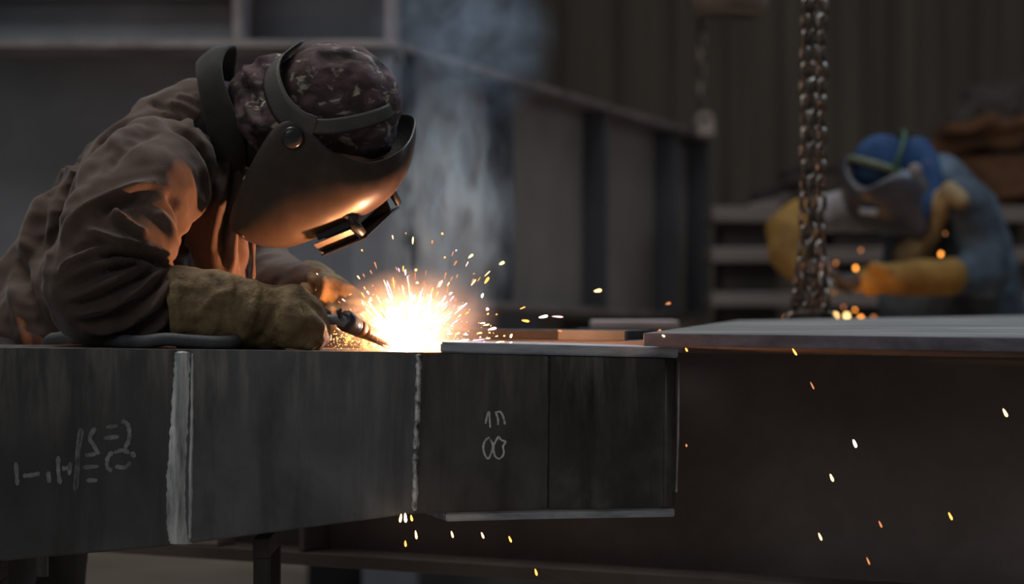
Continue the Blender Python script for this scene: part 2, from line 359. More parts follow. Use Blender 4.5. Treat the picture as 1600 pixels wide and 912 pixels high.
# ------------------------------------------------------------------ the near box beam being welded
A = P(0, 543, 3.60); B = P(1066, 560, 3.90)
U = (B-A).normalized(); N = Vector((-U.y, U.x, 0)).normalized()          # N points away from the camera
def onface(px, py, off=0.0):
    """point of the beam's front plane seen at px,py; off>0 is towards the camera"""
    d = Vector(((px-800)/FPX, 1, -(py-456)/FPX)); c = Vector((0,0,ZC)); a = A - N*off
    t = (a-c).dot(N)/d.dot(N); return c + d*t
TH = .30
beam = empty('steel_box_beam', onface(650, 800), 'dark tapered steel box beam with two vertical weld seams and chalk marks, in front', 'beam')
def web(name, pts, mat, thick=.010, sub=None, back=0.0):
    """plate polygon traced on the face, given thickness"""
    f = [onface(*p) + N*back for p in pts]; n = len(f)
    me = mesh_from(f + [v+N*thick for v in f], [tuple(range(n))[::-1], tuple(range(n, 2*n))] + [(i,(i+1)%n,n+(i+1)%n,n+i) for i in range(n)])
    bm = bmesh.new(); bm.from_mesh(me); bmesh.ops.recalc_face_normals(bm, faces=bm.faces)
    bmesh.ops.bevel(bm, geom=list(bm.edges), offset=.0014, segments=2, affect='EDGES'); bm.to_mesh(me); bm.free()
    return link(name, me, mat, beam)
LB = -330
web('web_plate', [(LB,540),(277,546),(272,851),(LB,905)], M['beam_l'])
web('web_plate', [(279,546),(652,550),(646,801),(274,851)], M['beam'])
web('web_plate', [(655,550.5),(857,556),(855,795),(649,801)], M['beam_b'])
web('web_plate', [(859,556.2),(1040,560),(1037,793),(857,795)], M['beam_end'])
# rounded end of the box: quarter bend
V, F = [], []
cols = []
for k in range(7):
    q = k/6*PI/2
    for (px, py) in ((1040,560),(1037,793)):
        b0 = onface(px, py); r = .027
        V.append(b0 + U*math.sin(q)*r + N*(1-math.cos(q))*r)
for k in range(6): F.append((2*k, 2*k+2, 2*k+3, 2*k+1))
b0 = len(V)
for (px, py) in ((1040,560),(1037,793)): V.append(onface(px,py)+U*.027+N*(TH-.01))
F.append((12, b0, b0+1, 13))
me = recalc(mesh_from(V, F)); o = link('end_plate', me, M['beam_end'], beam, smooth=True)
so = o.modifiers.new('t','SOLIDIFY'); so.thickness = .008; so.offset = -1 if True else 1
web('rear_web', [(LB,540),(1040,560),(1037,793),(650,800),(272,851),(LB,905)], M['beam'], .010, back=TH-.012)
# flush top closing plate and the soffit
def slab(name, tops, n0, n1, drop, mat, bev=.0015, rise=0.0):
    f = [onface(*p)+Vector((0,0,rise)) for p in tops]; V, F = [], []
    m = len(f)
    for v in f: V += [v+N*n0, v+N*n1, v+N*n1-Vector((0,0,drop)), v+N*n0-Vector((0,0,drop))]
    for i in range(m-1):
        for k in range(4): F.append((4*i+k, 4*i+(k+1)%4, 4*i+4+(k+1)%4, 4*i+4+k))
    F.append((3,2,1,0)); F.append((4*m-4,4*m-3,4*m-2,4*m-1))
    me = recalc(mesh_from(V, F)); bm = bmesh.new(); bm.from_mesh(me)
    if bev: bmesh.ops.bevel(bm, geom=[e for e in bm.edges if e.calc_face_angle(0) > .5], offset=bev, segments=2, affect='EDGES')
    bm.to_mesh(me); bm.free(); return link(name, me, mat, beam)
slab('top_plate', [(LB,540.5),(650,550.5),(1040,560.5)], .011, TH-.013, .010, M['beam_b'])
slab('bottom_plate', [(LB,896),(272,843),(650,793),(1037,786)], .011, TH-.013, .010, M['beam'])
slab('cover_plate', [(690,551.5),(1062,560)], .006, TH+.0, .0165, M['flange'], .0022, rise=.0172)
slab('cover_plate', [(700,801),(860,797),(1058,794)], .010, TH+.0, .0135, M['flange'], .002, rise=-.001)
# weld seams
def seam(name, cl, wpx, hgt, mat, jit, n=60, ripple=0.0):
    V, F = [], []; m = 7
    cl = catmull([Vector((a,b,0)) for a,b in cl], 20); n = len(cl)
    for i, c in enumerate(cl):
        w = wpx[0]+(wpx[1]-wpx[0])*i/(n-1) + noise.noise(Vector((i*.35,3.1,wpx[0])))*jit
        cx = c.x + noise.noise(Vector((i*.2,9.1,wpx[0])))*jit*.5
        if i in (0, n-1): w *= .5
        rp = 1+ripple*math.sin(i*1.9)
        for k in range(m):
            t = k/(m-1)*2-1
            V.append(onface(cx+t*w, c.y, -.001+hgt*rp*(1-t*t)*(.25 if i in (0,n-1) else 1) + noise.noise(Vector((i*.6,k*.8,1)))*hgt*.15))
    for i in range(n-1):
        for k in range(m-1): a = i*m+k; F.append((a, a+1, a+m+1, a+m))
    return link(name, recalc(mesh_from(V, F)), mat, beam, smooth=True)
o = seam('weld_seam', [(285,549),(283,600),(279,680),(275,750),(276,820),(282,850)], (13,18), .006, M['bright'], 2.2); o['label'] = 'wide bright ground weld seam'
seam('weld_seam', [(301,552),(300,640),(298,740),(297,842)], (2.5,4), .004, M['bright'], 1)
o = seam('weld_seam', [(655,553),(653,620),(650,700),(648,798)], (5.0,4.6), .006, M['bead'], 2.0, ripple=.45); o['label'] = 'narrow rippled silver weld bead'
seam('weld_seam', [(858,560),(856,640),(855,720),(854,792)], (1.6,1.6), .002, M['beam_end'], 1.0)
tube('edge_highlight', [onface(1066,566)+N*.018+U*.0005, onface(1065,680)+N*.018+U*.0005, onface(1062,770)+N*.018+U*.0005], .0022, M['bright'], beam, 8)  # thin bright strip standing in for the highlight on the end corner
# chalk
def chalk(strokes, mat, w, lab):
    V, F = [], []
    for st in strokes:
        pts = catmull([Vector((a,b,0)) for a,b in st], 5)
        b = len(V)
        for i, p in enumerate(pts):
            t = (pts[min(i+1,len(pts)-1)]-pts[max(i-1,0)]); t.normalize(); n_ = Vector((-t.y, t.x, 0))
            ww = w*(.75+.5*noise.noise(Vector((p.x*.3,p.y*.3,0)))+.2)*(.5 if i in (0,len(pts)-1) else 1)
            q = p+n_*ww; r = p-n_*ww
            V.append(onface(q.x,q.y,.0006)); V.append(onface(r.x,r.y,.0006))
        for i in range(len(pts)-1): F.append((b+2*i,b+2*i+1,b+2*i+3,b+2*i+2))
    me = recalc(mesh_from(V, F)); o = link('chalk_marking', me, mat, beam)
    so = o.modifiers.new('t','SOLIDIFY'); so.thickness = .0004; o['label'] = lab
chalk([[(758.5,662),(761,650),(764,643),(765,655),(766,668)], [(773,645),(781,643),(786,650),(789,663)], [(775,645),(778,655),(778,664)],
       [(765,683),(758,688),(755,699),(758,711),(763,716),(768,706),(770,695),(766,686)],
       [(779,681),(773,692),(771,702),(774,713),(781,716),(787,708),(786,697),(790,690),(783,687),(779,681)]], M['chalk'], 1.6, 'two rows of chalk characters')
chalk([[(25,722),(27,758)], [(36,743),(50,742),(62,739)], [(75,736),(77,754)], [(91,712),(91,735),(94,756)], [(97,732),(110,730)], [(110,722),(108,742)],
       [(126,668),(122,700),(120,735),(117,766)], [(128,670),(122,710),(119,764)], [(149,668),(140,684),(147,696),(154,710)],
       [(166,667),(184,665)], [(162,684),(186,682)], [(190,657),(200,664),(202,684),(195,700)], [(133,711),(150,709)], [(130,730),(154,728)], [(135,750),(152,750)],
       [(176,705),(168,716),(168,730),(175,735)], [(178,707),(192,703),(202,708)], [(180,728),(195,730),(204,722)], [(205,706),(211,714)]], M['chalk_faint'], 3.4, 'rubbed faint chalk writing')

# trestles under the box beam
def trestle(px, Y, ztop, lab, w=.025):
    c = P(px, 800, Y); c.z = 0
    r = empty('trestle', c, lab, 'trestle', None)
    for s in (0, 1):
        yy = Y + s*.17
        obox('leg', (c.x-w/2, yy, .0), (w,0,0), (0,w,0), (0,0,ztop-.03), M['blackscrap'], r)
        obox('foot', (c.x-.06, yy-.02, 0), (.12,0,0), (0,.06,0), (0,0,.012), M['blackscrap'], r)
    obox('crossbar', (c.x-w/2, Y-.005, ztop-.03), (w,0,0), (0,.22,0), (0,0,.03), M['blackscrap'], r)
    obox('stretcher', (c.x-.008, Y, .3), (.016,0,0), (0,.19,0), (0,0,.02), M['blackscrap'], r)
zb = onface(405, 834).z - .012
trestle(408, 3.76, zb, 'black steel trestle post carrying the beam between the two weld seams')
trestle(-60, 3.62, onface(-40, 878).z-.02, 'black steel trestle at the far left under the deep end of the beam', .05)

# ------------------------------------------------------------------ the big girder behind, running under the plate
G0 = Vector((.30, 4.29, 0)); GD = Vector((.54, -.297, 0)).normalized(); GN = Vector((-GD.y, GD.x, 0))
gz0, gz1 = ZC-.515, ZC-.0855
girder = empty('plate_girder', (G0.x, G0.y, gz0), 'long rust-dark I girder carrying the flat plate, behind the box beam', 'girder')
def gbox(name, s0, s1, n0, n1, z0, z1, mat, parent=girder, bev=.002):
    b = G0 + GD*s0 + GN*n0
    return obox(name, (b.x, b.y, z0), GD*(s1-s0), GN*(n1-n0), (0,0,z1-z0), mat, parent, bev)
gbox('web', -1.9, 1.5, -.006, .006, gz0+.02, gz1-.02, M['girder'])
gbox('top_flange', -1.9, 1.5, -.10, .10, gz1-.02, gz1, M['girder'])
gbox('bottom_flange', -1.9, 1.5, -.10, .10, gz0, gz0+.024, M['girder'])
for s in (-1.5, -.75): gbox('stiffener', s, s+.012, -.095, -.007, gz0+.025, gz1-.021, M['girder'])
for s, lab in ((-1.75,'dark timber block stack under the left end of the long girder'), (.95,'dark timber block stack under the right end of the long girder')):
    b = G0+GD*s; r = empty('timber_stack', (b.x, b.y, 0), lab, 'support')
    for k in range(4):
        gbox('timber', s-.12, s+.12, -.16, .16, k*gz0/4, (k+1)*gz0/4-.002, M['blackscrap'], r)
# bar lying on the girder, left of the plate
r = gbox('steel_bar', -.62, -.075, -.085, .03, gz1+.0005, gz1+.0175, M['blackscrap'], None)
tag(r, 'dark flat steel bar lying on the girder behind the bright cover plate', 'bar')
r = gbox('steel_block', -.195, -.062, -.099, -.0875, gz1-.0, gz1+.018, M['plate'], None, .002)
tag(r, 'pale grey steel strip next to the left corner of the flat plate', 'steel strip')

# the flat plate
pc = [P(1005,540,3.80), None]
zt = ZC-.0645; zl = zt-.0205
def pp(px, Y): return Vector(((px-800)*Y/FPX, Y, 0))
q = [pp(1005,3.80), pp(1700,3.42), pp(1720,5.75), pp(1152,5.22)]
tilt = [0, -.001, .012, .004]
me = hexa([v+Vector((0,0,zl+t)) for v,t in zip(q,tilt)] + [v+Vector((0,0,zt+t)) for v,t in zip(q,tilt)], 'plate', .0018)
me.materials.append(M['plate']); me.materials.append(M['plate_edge'])
for p in me.polygons:
    if p.normal.z < .7: p.material_index = 1
o = link('steel_plate', me); tag(o, 'wide flat grey steel plate lying on the dark girder at right', 'plate')
o = box('wood_block', tuple(P(925,516,5.62)), tuple(P(1056,500,5.75)+Vector((0,.05,0))), M['wood'], bev=.006)
tag(o, 'small pale block behind the steel bar, under the far girder', 'block')
o = box('timber_pad', tuple(P(905,900,5.62)-Vector((0,0,.0))), tuple(P(1075,517,5.9)), M['blackscrap'], bev=.004)
o.location.z = 0; me = o.data
for v in me.vertices:
    if v.co.z < .8: v.co.z = 0
for v in me.vertices:
    if v.co.z > .8: v.co.z = P(925,516.2,5.62).z
tag(o, 'dark post carrying the small pale block', 'post')
b_ = G0 + GD*(-1.02) + GN*(-.095)
o = obox('offcut', (b_.x, b_.y, gz0+.0245), GD*.082, GN*.06, (0,0,.021), M['wood'], None, .003)
tag(o, 'pale offcut block on the lower flange, just below the box beam beside the trestle post', 'offcut')
o = box('timber_sleeper', (P(578,0,8.2).x, 8.2, 0), (P(1160,0,8.2).x, 8.5, .19), M['blackscrap'], bev=.008)
tag(o, 'low dark sleeper on the floor seen under the long girder', 'sleeper')

# ------------------------------------------------------------------ background girders
def hplate(name, pts, z0, z1, mat, parent, bev=.004):
    return None
E0 = Vector((-.38, 8.0, 0)); E1 = Vector((.93, 11.3, 0)); ED = (E1-E0).normalized(); EN = Vector((-ED.y, ED.x, 0))
ELEN = (E1-E0).length
zb0, zt0, zb1, zt1 = ZC-.036, ZC+.834, ZC-.135, ZC+.735
far = empty('stiffened_girder', (E0.x, E0.y, zb0), 'tall dark girder with upright stiffeners running away behind the smoke', 'girder')
def eb(name, s0, s1, n0, n1, f0, f1, mat, parent=far, bev=.004):
    """s along, n outwards from the web (negative = to the camera), f 0..1 height"""
    def pt(s, n, f):
        t = s/ELEN; za = zb0+(zb1-zb0)*t; zc = zt0+(zt1-zt0)*t
        b = E0 + ED*s + EN*n; return Vector((b.x, b.y, za+(zc-za)*f))
    c = [pt(s0,n0,f0),pt(s1,n0,f0),pt(s1,n1,f0),pt(s0,n1,f0),pt(s0,n0,f1),pt(s1,n0,f1),pt(s1,n1,f1),pt(s0,n1,f1)]
    return link(name, hexa(c, name, bev), mat, parent)
FW = .105
eb('web', 0, ELEN, FW, FW+.02, .03, .97, M['bg_brown'])
eb('top_flange', -.02, ELEN+.02, -.01, FW+.25, .965, .995, M['bg_edge'])
eb('bottom_flange', -.02, ELEN+.02, -.01, FW+.25, .0, .03, M['bg_edge'])
def s_at(px):
    k = (px-800)/FPX; # x = k*y along E0 + ED s
    return (k*E0.y-E0.x)/(ED.x-k*ED.y)
for px in (655, 803, 950, 1059, 1108):
    s = s_at(px); eb('stiffener', s-.02, s, 0, FW, .03, .965, M['bg_dark'])
# left girder seen square on
lg = empty('crossing_girder', P(300,540,7.45), 'broad dark girder face behind the welder with a long lit flange', 'girder')
xl, xr = P(-300,0,7.4).x, P(615,0,7.4).x
zf = P(0,75,7.4).z
box('web', (xl, 7.78, .5), (xr, 7.81, zf), M['bg'], lg)
box('top_flange', (xl, 7.38, zf), (xr+.01, 7.9, zf+.025), M['bg_edge'], lg)
box('end_stiffener', (xr-.13, 7.41, .5), (xr-.005, 7.43, zf), M['bg'], lg)
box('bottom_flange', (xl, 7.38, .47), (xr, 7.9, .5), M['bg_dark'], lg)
up = empty('upper_girder', P(300,62,7.5), 'grey girder web stacked above the lit flange at top left', 'girder')
zz = zf+.026
xs_ = P(372,0,7.5).x
box('web', (xl, 7.55, zz), (xs_, 7.58, zz+.75), M['bg'], up)
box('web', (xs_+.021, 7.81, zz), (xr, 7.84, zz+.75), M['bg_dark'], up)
box('stiffener', (xs_-.01, 7.42, zz), (xs_+.02, 7.81, zz+.75), M['bg_edge'], up)
box('end_stiffener', (xr-.03, 7.42, zz), (xr, 7.81, zz+.75), M['bg_edge'], up)
box('mid_rail', (xl, 7.47, P(0,5,7.6).z), (xs_-.012, 7.549, P(0,5,7.6).z+.03), M['bg_dark'], up)
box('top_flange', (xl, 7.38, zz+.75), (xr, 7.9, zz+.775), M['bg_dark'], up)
for px in (-150, 590):
    b = P(px, 500, 7.6); o = box('stand', (b.x-.04, 7.45, 0), (b.x+.12, 7.85, .469), M['bg_dark'], None)
    tag(o, {-150:'dark low stand under the broad girder, out at the left', 590:'dark low stand under the right end of the broad girder'}[px], 'stand')
col = box('steel_column', (P(625,0,12).x, 12.0, 0), (P(843,0,12).x, 12.5, 4.6), M['bg_dark'], None, .01)
tag(col, 'wide dark column rising behind the stiffened girder beneath the smoke', 'column')
for s, lab in ((.35,'dark trestle stand under the near end of the stiffened girder'), (2.9,'dark trestle stand under the far end of the stiffened girder')):
    b = E0+ED*s; z = zb0+(zb1-zb0)*s/ELEN
    o = obox('stand', (b.x-.05, b.y, 0), ED*.25, EN*.45, (0,0,z-.004), M['blackscrap'], None); tag(o, lab, 'stand')

# stacked slabs on the right
k = 0
slabs = [(1113,1640,322,346),(1112,1650,386,409),(1112,1660,456,478),(1112,1660,530,555),(1112,1660,610,640)]
Ys = 10.4
zprev = None
for i, (a, b, t, bt) in enumerate(slabs):
    c0 = P(a, bt, Ys); c1 = P(b, t, Ys)
    o = box('steel_slab', (c0.x, Ys, c0.z), (c1.x, Ys+.55, c1.z), M['slab'] if i < 3 else M['rust'], bev=.008)
    tag(o, ['topmost pale slab of the stack left of the far worker','second pale slab of the stack behind the far worker','third pale slab of the stack, level with the flat plate','fourth slab down in the stack behind the flat plate','lowest slab in the stack behind the flat plate'][i], 'slab', 'slabs in the far stack')
    zn = P(a, slabs[i+1][2], Ys).z if i < 4 else 0
    for j, pxx in enumerate((1175, 1350, 1560)):
        x = P(pxx, 0, Ys).x
        o = box('spacer', (x-.12, Ys+.10, zn+.002), (x+.12, Ys+.5, c0.z-.002), M['blackscrap'], bev=.005)
        tag(o, '%s dark spacer block %s' % (('left','middle','right')[j], ('under the topmost slab of the far stack','under the second slab of the far stack','under the third slab of the far stack','under the fourth slab of the far stack','between floor and lowest slab of the far stack')[i]), 'spacer', 'spacers in the far stack')
# scrap heap on and behind the stack
heap = grow('scrap_heap', [], [(P(1560,300,11.6),.33,(1.5,.8,1)),(P(1420,330,11.6),.22,(1.6,.8,.9)),(P(1300,350,11.6),.16,(1.8,.8,.8)),(P(1200,345,11.6),.10,(1.8,.8,.7)),(P(1640,250,11.6),.42,(1.4,.8,1.05)),(P(1480,290,11.6),.25,(1.4,.8,1))], .03, 2, M['blackscrap'], None)
noise_disp(heap.data, .07, 7); noise_disp(heap.data, .04, 19, seed=4)
for v in heap.data.vertices:
    v.co.z = max(v.co.z, P(0,322,Ys).z+.004)
tag(heap, 'low rough black scrap heap rising to the right on the slab stack', 'scrap', kind='stuff')
for i, (a, b, c, d, w) in enumerate([(1425,235,1640,195,.09),(1415,262,1660,235,.10),(1470,205,1660,168,.05),(1440,290,1660,268,.13),(1330,290,1450,262,.06),(1180,300,1290,282,.05),(1225,268,1330,255,.035),(1510,330,1670,322,.1),(1170,325,1235,298,.05),(1480,195,1560,178,.05)]):
    p0 = P(a,b,11.15-.02*i); p1 = P(c,d,11.3-.02*i)
    mat = M['rust'] if i in (0,1,2,3,7,9) else M['wood'] if i == 8 else M['blackscrap']
    V, F = [], []
    n = 9
    for q_ in range(n):
        t = q_/(n-1); c_ = p0.lerp(p1, t)+Vector((0,0,.012*math.sin(t*5+i)))
        w0 = w*(.75+.35*noise.noise(Vector((t*3,i*2.1,0))))
        V += [c_+Vector((0,0,-w0)), c_+Vector((0,.25,-w0)), c_+Vector((0,.25,w0*.2)), c_+Vector((0,0,w0*.2))]
    for q_ in range(n-1):
        for k_ in range(4): F.append((4*q_+k_,4*q_+(k_+1)%4,4*q_+4+(k_+1)%4,4*q_+4+k_))
    F += [(3,2,1,0),tuple(4*n-4+k_ for k_ in range(4))]
    o = link('scrap_plate', recalc(mesh_from(V,F)), mat)
    tag(o, ['thick rusty plate high on the heap at the right edge','broad rusty plate below the high one on the heap','topmost rusty plate of the heap, at the right edge','rusty plate low on the heap right of the blue worker','dark flat piece on the heap just left of the blue cap','long dark flat piece on the heap left of the chain','small dark sliver on the heap by the chain','lowest rusty plate on the heap behind the blue shoulder','pale scrap piece at the left end of the heap','short rusty piece tipped up on the heap above the blue cap'][i], 'scrap', 'plates on the scrap heap')

# ------------------------------------------------------------------ hoist and chains
hb = empty('hoist_block', P(1140,10,6.6), 'brown round-bottomed hoist block hanging at the top edge', 'hoist')
lathe('housing', [(0,.07),(.006,.088),(.02,.1),(.05,.106),(.3,.108),(.36,.09)], P(1140,28,6.6), (.03,0,1), M['hoist'], hb, 40)
lathe('rim', [(-.004,.06),(-.002,.072),(.006,.086),(.012,.07)], P(1140,27.5,6.6), (.03,0,1), M['blackscrap'], hb, 40)
lathe('suspension_rod', [(0,.015),(1.2,.015)], P(1140,28,6.6)+Vector((.01,0,.34)), (.0,0,1), M['blackscrap'], hb, 12)
def link_me(L, W, r, name='link'):
    pts = []; n = 24; s = (L-W)/2
    for k in range(n):
        q = 2*PI*k/n; pts.append(Vector(((W/2-r)*math.cos(q), 0, (W/2-r)*math.sin(q) + (s if math.sin(q) > 0 else -s if math.sin(q) < 0 else 0))))
    pts2 = []
    for p in pts: pts2.append(p)
    me = tube_me(pts2, r, 8, closed=True); 
    for p in me.polygons: p.use_smooth = True
    me.materials.append(M['chain']); return me
LM = link_me(.050, .033, .0060)
def chain(pts, label, Y, me=LM, pitch=.0365, ph=0, group='lifting chain strands'):
    pts = catmull(pts, 12); r = empty('lifting_chain', pts[0], label, 'chain', group)
    # resample at the pitch
    acc, out, prev = 0, [pts[0]], pts[0]
    for p in pts[1:]:
        seg = (p-prev).length
        while acc+seg >= pitch:
            t = (pitch-acc)/seg; prev = prev.lerp(p, t); out.append(prev); seg = (p-prev).length; acc = 0
        acc += seg; prev = p
    for i in range(len(out)-1):
        mid = (out[i]+out[i+1])/2; d = (out[i+1]-out[i]).normalized()
        o = bpy.data.objects.new('link', me); COL.objects.link(o); o.parent = r; o.matrix_parent_inverse = Matrix.Translation(-r.location)
        q_ = d.to_track_quat('Z', 'Y')
        o.rotation_mode = 'QUATERNION'; from mathutils import Quaternion
        o.rotation_quaternion = q_ @ Quaternion((0,0,1), (PI/4 if (i+ph)%2 else -PI/4) + random.uniform(-.35,.35) )
        o.location = mid
    return r
Yc = 5.45
chain([P(1259,-25,Yc),P(1258,120,Yc),P(1258,250,Yc),P(1257,380,Yc),P(1248,440,Yc),P(1238,500,Yc)], 'leftmost strand of the rusty lifting chain hanging in front of the far worker', Yc)
chain([P(1284,-25,Yc),P(1284,120,Yc),P(1283,250,Yc),P(1281,380,Yc),P(1286,440,Yc),P(1292,500,Yc)], 'rightmost strand of the rusty lifting chain hanging in front of the far worker', Yc, ph=1)
chain([P(1271,-25,Yc+.035),P(1271,120,Yc+.035),P(1271,250,Yc+.035),P(1268,380,Yc+.035),P(1262,440,Yc+.035),P(1258,500,Yc+.035)], 'middle strand of the lifting chain, behind the two outer ones', Yc, ph=1)
chain([P(1272,385,Yc+.01),P(1275,440,Yc+.01),P(1273,500,Yc+.01)], 'short doubled lower end of the lifting chain just above the flat plate', Yc)
sh = empty('lifting_shackle', P(1266,500,Yc), 'pale worn shackle at the foot of the chain strands behind the plate', 'shackle')
tube('bow', catmull([P(1228,506,Yc),P(1234,494,Yc),P(1250,489,Yc),P(1266,488,Yc),P(1284,488,Yc),P(1298,493,Yc),P(1304,505,Yc)],6), .0085, M['chain'], sh, 10)
tube('pin', [P(1222,503,Yc),P(1308,503,Yc)], .008, M['chain'], sh, 10)
pk = box('lifted_block', tuple(P(1225,800,Yc-.05)), tuple(P(1312,504,Yc+.08)+Vector((0,.03,0))), M['blackscrap'], bev=.004)
for v in pk.data.vertices:
    if v.co.z < .9: v.co.z = 0
tag(pk, 'dark upright block under the shackle, behind the flat plate', 'block')
LM2 = link_me(.09, .05, .009)
chain([P(1096,55,10.8),P(1097,110,10.8),P(1099,178,10.8)], 'small blurred chain hanging above the far end of the stiffened girder', 10.8, LM2, .075, 0, 'far chain')
hk = empty('girder_clamp', P(1101,205,10.9), 'small pale clamp on top of the far end of the stiffened girder', 'clamp')
tube('ring', [P(1101,190,10.85)+Vector((.03*math.cos(a),0,.035*math.sin(a))) for a in np.linspace(0,2*PI,16)[:-1]], .012, M['wood'], hk, 8, closed=True)
box('jaw', tuple(P(1090,212,10.82)), tuple(P(1113,194,10.95)+Vector((0,.05,0))), M['wood'], hk, .01)
ln = tube('lifting_rope', [P(1092,-60,10.8)+Vector((0,0,.2)), P(1095,56,10.8)], .012, M['blackscrap']); tag(ln, 'thin dark rope holding the small far chain', 'rope')

# ------------------------------------------------------------------ the welder
W = empty('person', (P(35,600,4.25).x, 4.25, 0), 'person in brown jacket and camouflage cap bending over the beam, welding behind a face shield', 'person')
def c(px, py, Y, rpx): return (P(px,py,Y), rpx*S(Y))
hipc = P(35, 600, 4.28)
def leg_chain(y, dx):
    return [(Vector((hipc.x+.0, y, hipc.z-.03)), .095), (Vector((hipc.x-.06+dx, y, .50)), .062), (Vector((hipc.x-.05+dx, y, .30)), .055), (Vector((hipc.x+dx, y, .09)), .04), (Vector((hipc.x+.10+dx, y, .05)), .038), (Vector((hipc.x+.17+dx, y, .035)), .03)]
HC = P(522, 168, 4.03)
body = grow('body', [
    [c(40,600,4.28,92), c(115,470,4.26,96), c(205,325,4.25,98), c(280,240,4.25,66)],
    [c(280,235,4.22,60), c(390,205,4.15,42), c(460,190,4.1,48)],
    [c(240,275,4.01,46), c(155,452,3.86,38), c(280,480,3.86,32), c(415,495,3.86,24)],
    [c(250,270,4.42,48), c(400,430,4.40,38), c(470,453,4.29,24), c(520,480,4.16,16)],
    leg_chain(4.14, 0), leg_chain(4.38, .06)],
    [(HC, .088, (1.0,.86,1.12), Matrix.Rotation(.7,3,'Y')), (P(545,260,4.03), .05, (.8,.9,1.2), Matrix.Rotation(.7,3,'Y')),
     (P(592,262,4.03), .014, (1,1,1.6), Matrix.Rotation(.7,3,'Y')), (P(530,300,4.03), .03, (1,1.1,1)), (P(478,222,4.0), .02, (.6,.5,1)), (P(478,222,4.16), .02, (.6,.5,1))],
    .011, 5, M['skin'], W)
def trous_fold(me): noise_disp(me, .008, 9, (1,1,.6))
grow('trousers', [[c(35,605,4.28,135), c(55,565,4.28,132)],
    [(p, r+.03) for p, r in leg_chain(4.14,0)[:4]], [(p, r+.03) for p, r in leg_chain(4.38,.06)[:4]]], [], .014, 6, M['trouser'], W, trous_fold)
for y, dx in ((4.14,0),(4.38,.06)):
    grow('boot', [[(Vector((hipc.x+dx, y, .16)), .058), (Vector((hipc.x+dx, y, .06)), .058), (Vector((hipc.x+.12+dx, y, .05)), .05), (Vector((hipc.x+.19+dx, y, .042)), .042)]], [], .009, 3, M['hood_lining'], W)

jf = [  # (traced fold, height in m, width in px)
  ([(211,166),(160,188),(123,223),(103,268),(91,305),(83,357),(70,400)], -.020, 9),
  ([(236,178),(190,200),(160,226),(138,265),(120,300)], .007, 8),
  ([(262,190),(222,196),(190,214),(166,240)], .006, 6), ([(250,206),(214,216),(186,240),(170,268)], -.005, 6),
  ([(262,197),(290,207),(310,225),(323,250),(327,300)], -.006, 4.5), ([(300,200),(322,180),(336,168)], -.004, 3),
  ([(274,150),(296,154),(318,164)], .004, 4), ([(262,160),(290,166),(322,186)], .004, 4), ([(251,170),(286,186),(304,196)], .004, 4), ([(230,160),(262,172),(290,192)], -.004, 4),
  ([(300,145),(322,158),(336,176)], .004, 4),
  ([(144,290),(110,322),(84,372),(68,420)], .006, 7),
  ([(240,286),(205,296),(166,314),(123,341),(96,384)], .010, 7), ([(225,306),(190,318),(160,330)], -.006, 7),
  ([(172,326),(200,351),(230,368)], .008, 6), ([(180,345),(205,362),(225,378)], -.004, 5),
  ([(135,357),(172,372),(215,381),(268,400)], .010, 6), ([(108,395),(140,382),(170,382)], -.005, 5),
  ([(92,427),(123,403),(166,390),(215,392)], .009, 6), ([(150,398),(190,396),(232,402),(276,416)], -.013, 6),
  ([(92,445),(129,420),(172,408),(215,410)], .006, 5), ([(98,453),(135,435),(180,418),(222,412)], -.007, 4.5),
  ([(101,466),(147,452),(200,428),(236,412)], .008, 5.5), ([(104,478),(150,466),(208,440),(245,416)], -.007, 4.5),
  ([(110,492),(160,480),(215,452),(255,421)], .009, 6), ([(120,505),(170,494),(228,462),(262,427)], -.008, 5),
  ([(132,516),(190,507),(239,476),(270,433)], .009, 6), ([(150,528),(205,518),(252,486),(272,455)], -.007, 5),
  ([(172,536),(227,522),(264,495)], .007, 6), ([(240,330),(262,352),(272,392)], .007, 7), ([(262,300),(285,340),(284,392)], -.007, 6),
  ([(318,240),(322,300),(300,360),(290,400)], .005, 6), ([(345,200),(352,260),(340,330),(330,400)], .008, 6), ([(356,230),(362,300),(352,370),(350,420)], -.007, 5),
  ([(366,250),(372,320),(364,380),(362,430)], .008, 5), ([(376,330),(378,390),(384,440)], -.006, 4),
  ([(30,400),(44,460),(70,520)], -.008, 9), ([(70,300),(50,350),(38,400)], .008, 10), ([(96,250),(72,300),(60,350),(56,400)], -.008, 9), ([(20,440),(30,500),(40,540)], .008, 10)]
def jacket_fold(me):
    noise_disp(me, .006, 11, (1,1,1), 2); noise_disp(me, .0035, 27, (1,1,1.6), 5)
    lines_disp(me, [(a_, b_*(1.9 if b_ > 0 else 2.1), c_*.95) for a_, b_, c_ in jf])
jk = grow('jacket', [
    # trunk and back
    [c(66,590,4.28,138), c(112,478,4.27,134), c(165,390,4.26,130), c(206,322,4.25,127), c(256,246,4.24,98), c(305,198,4.22,76), c(340,190,4.2,66)],
    [c(90,540,4.22,128), c(190,430,4.18,122), c(250,345,4.28,110), c(290,285,4.27,92)],
    # hanging front
    [c(318,255,4.17,66), c(334,325,4.11,51), c(342,390,4.09,46), c(346,440,4.08,40)],
    # near arm
    [c(262,262,4.03,78), c(225,300,3.95,92), c(178,390,3.87,94), c(155,440,3.85,92), c(165,455,3.845,90)],
    [c(158,452,3.86,90), c(215,468,3.86,80), c(258,478,3.86,62), c(300,484,3.85,50)],
    # far arm
    [c(300,262,4.42,72), c(350,350,4.46,68), c(410,445,4.42,62), c(445,450,4.30,50), c(478,455,4.22,42)]],
    [], .0055, 6, M['cloth'], W, jacket_fold)
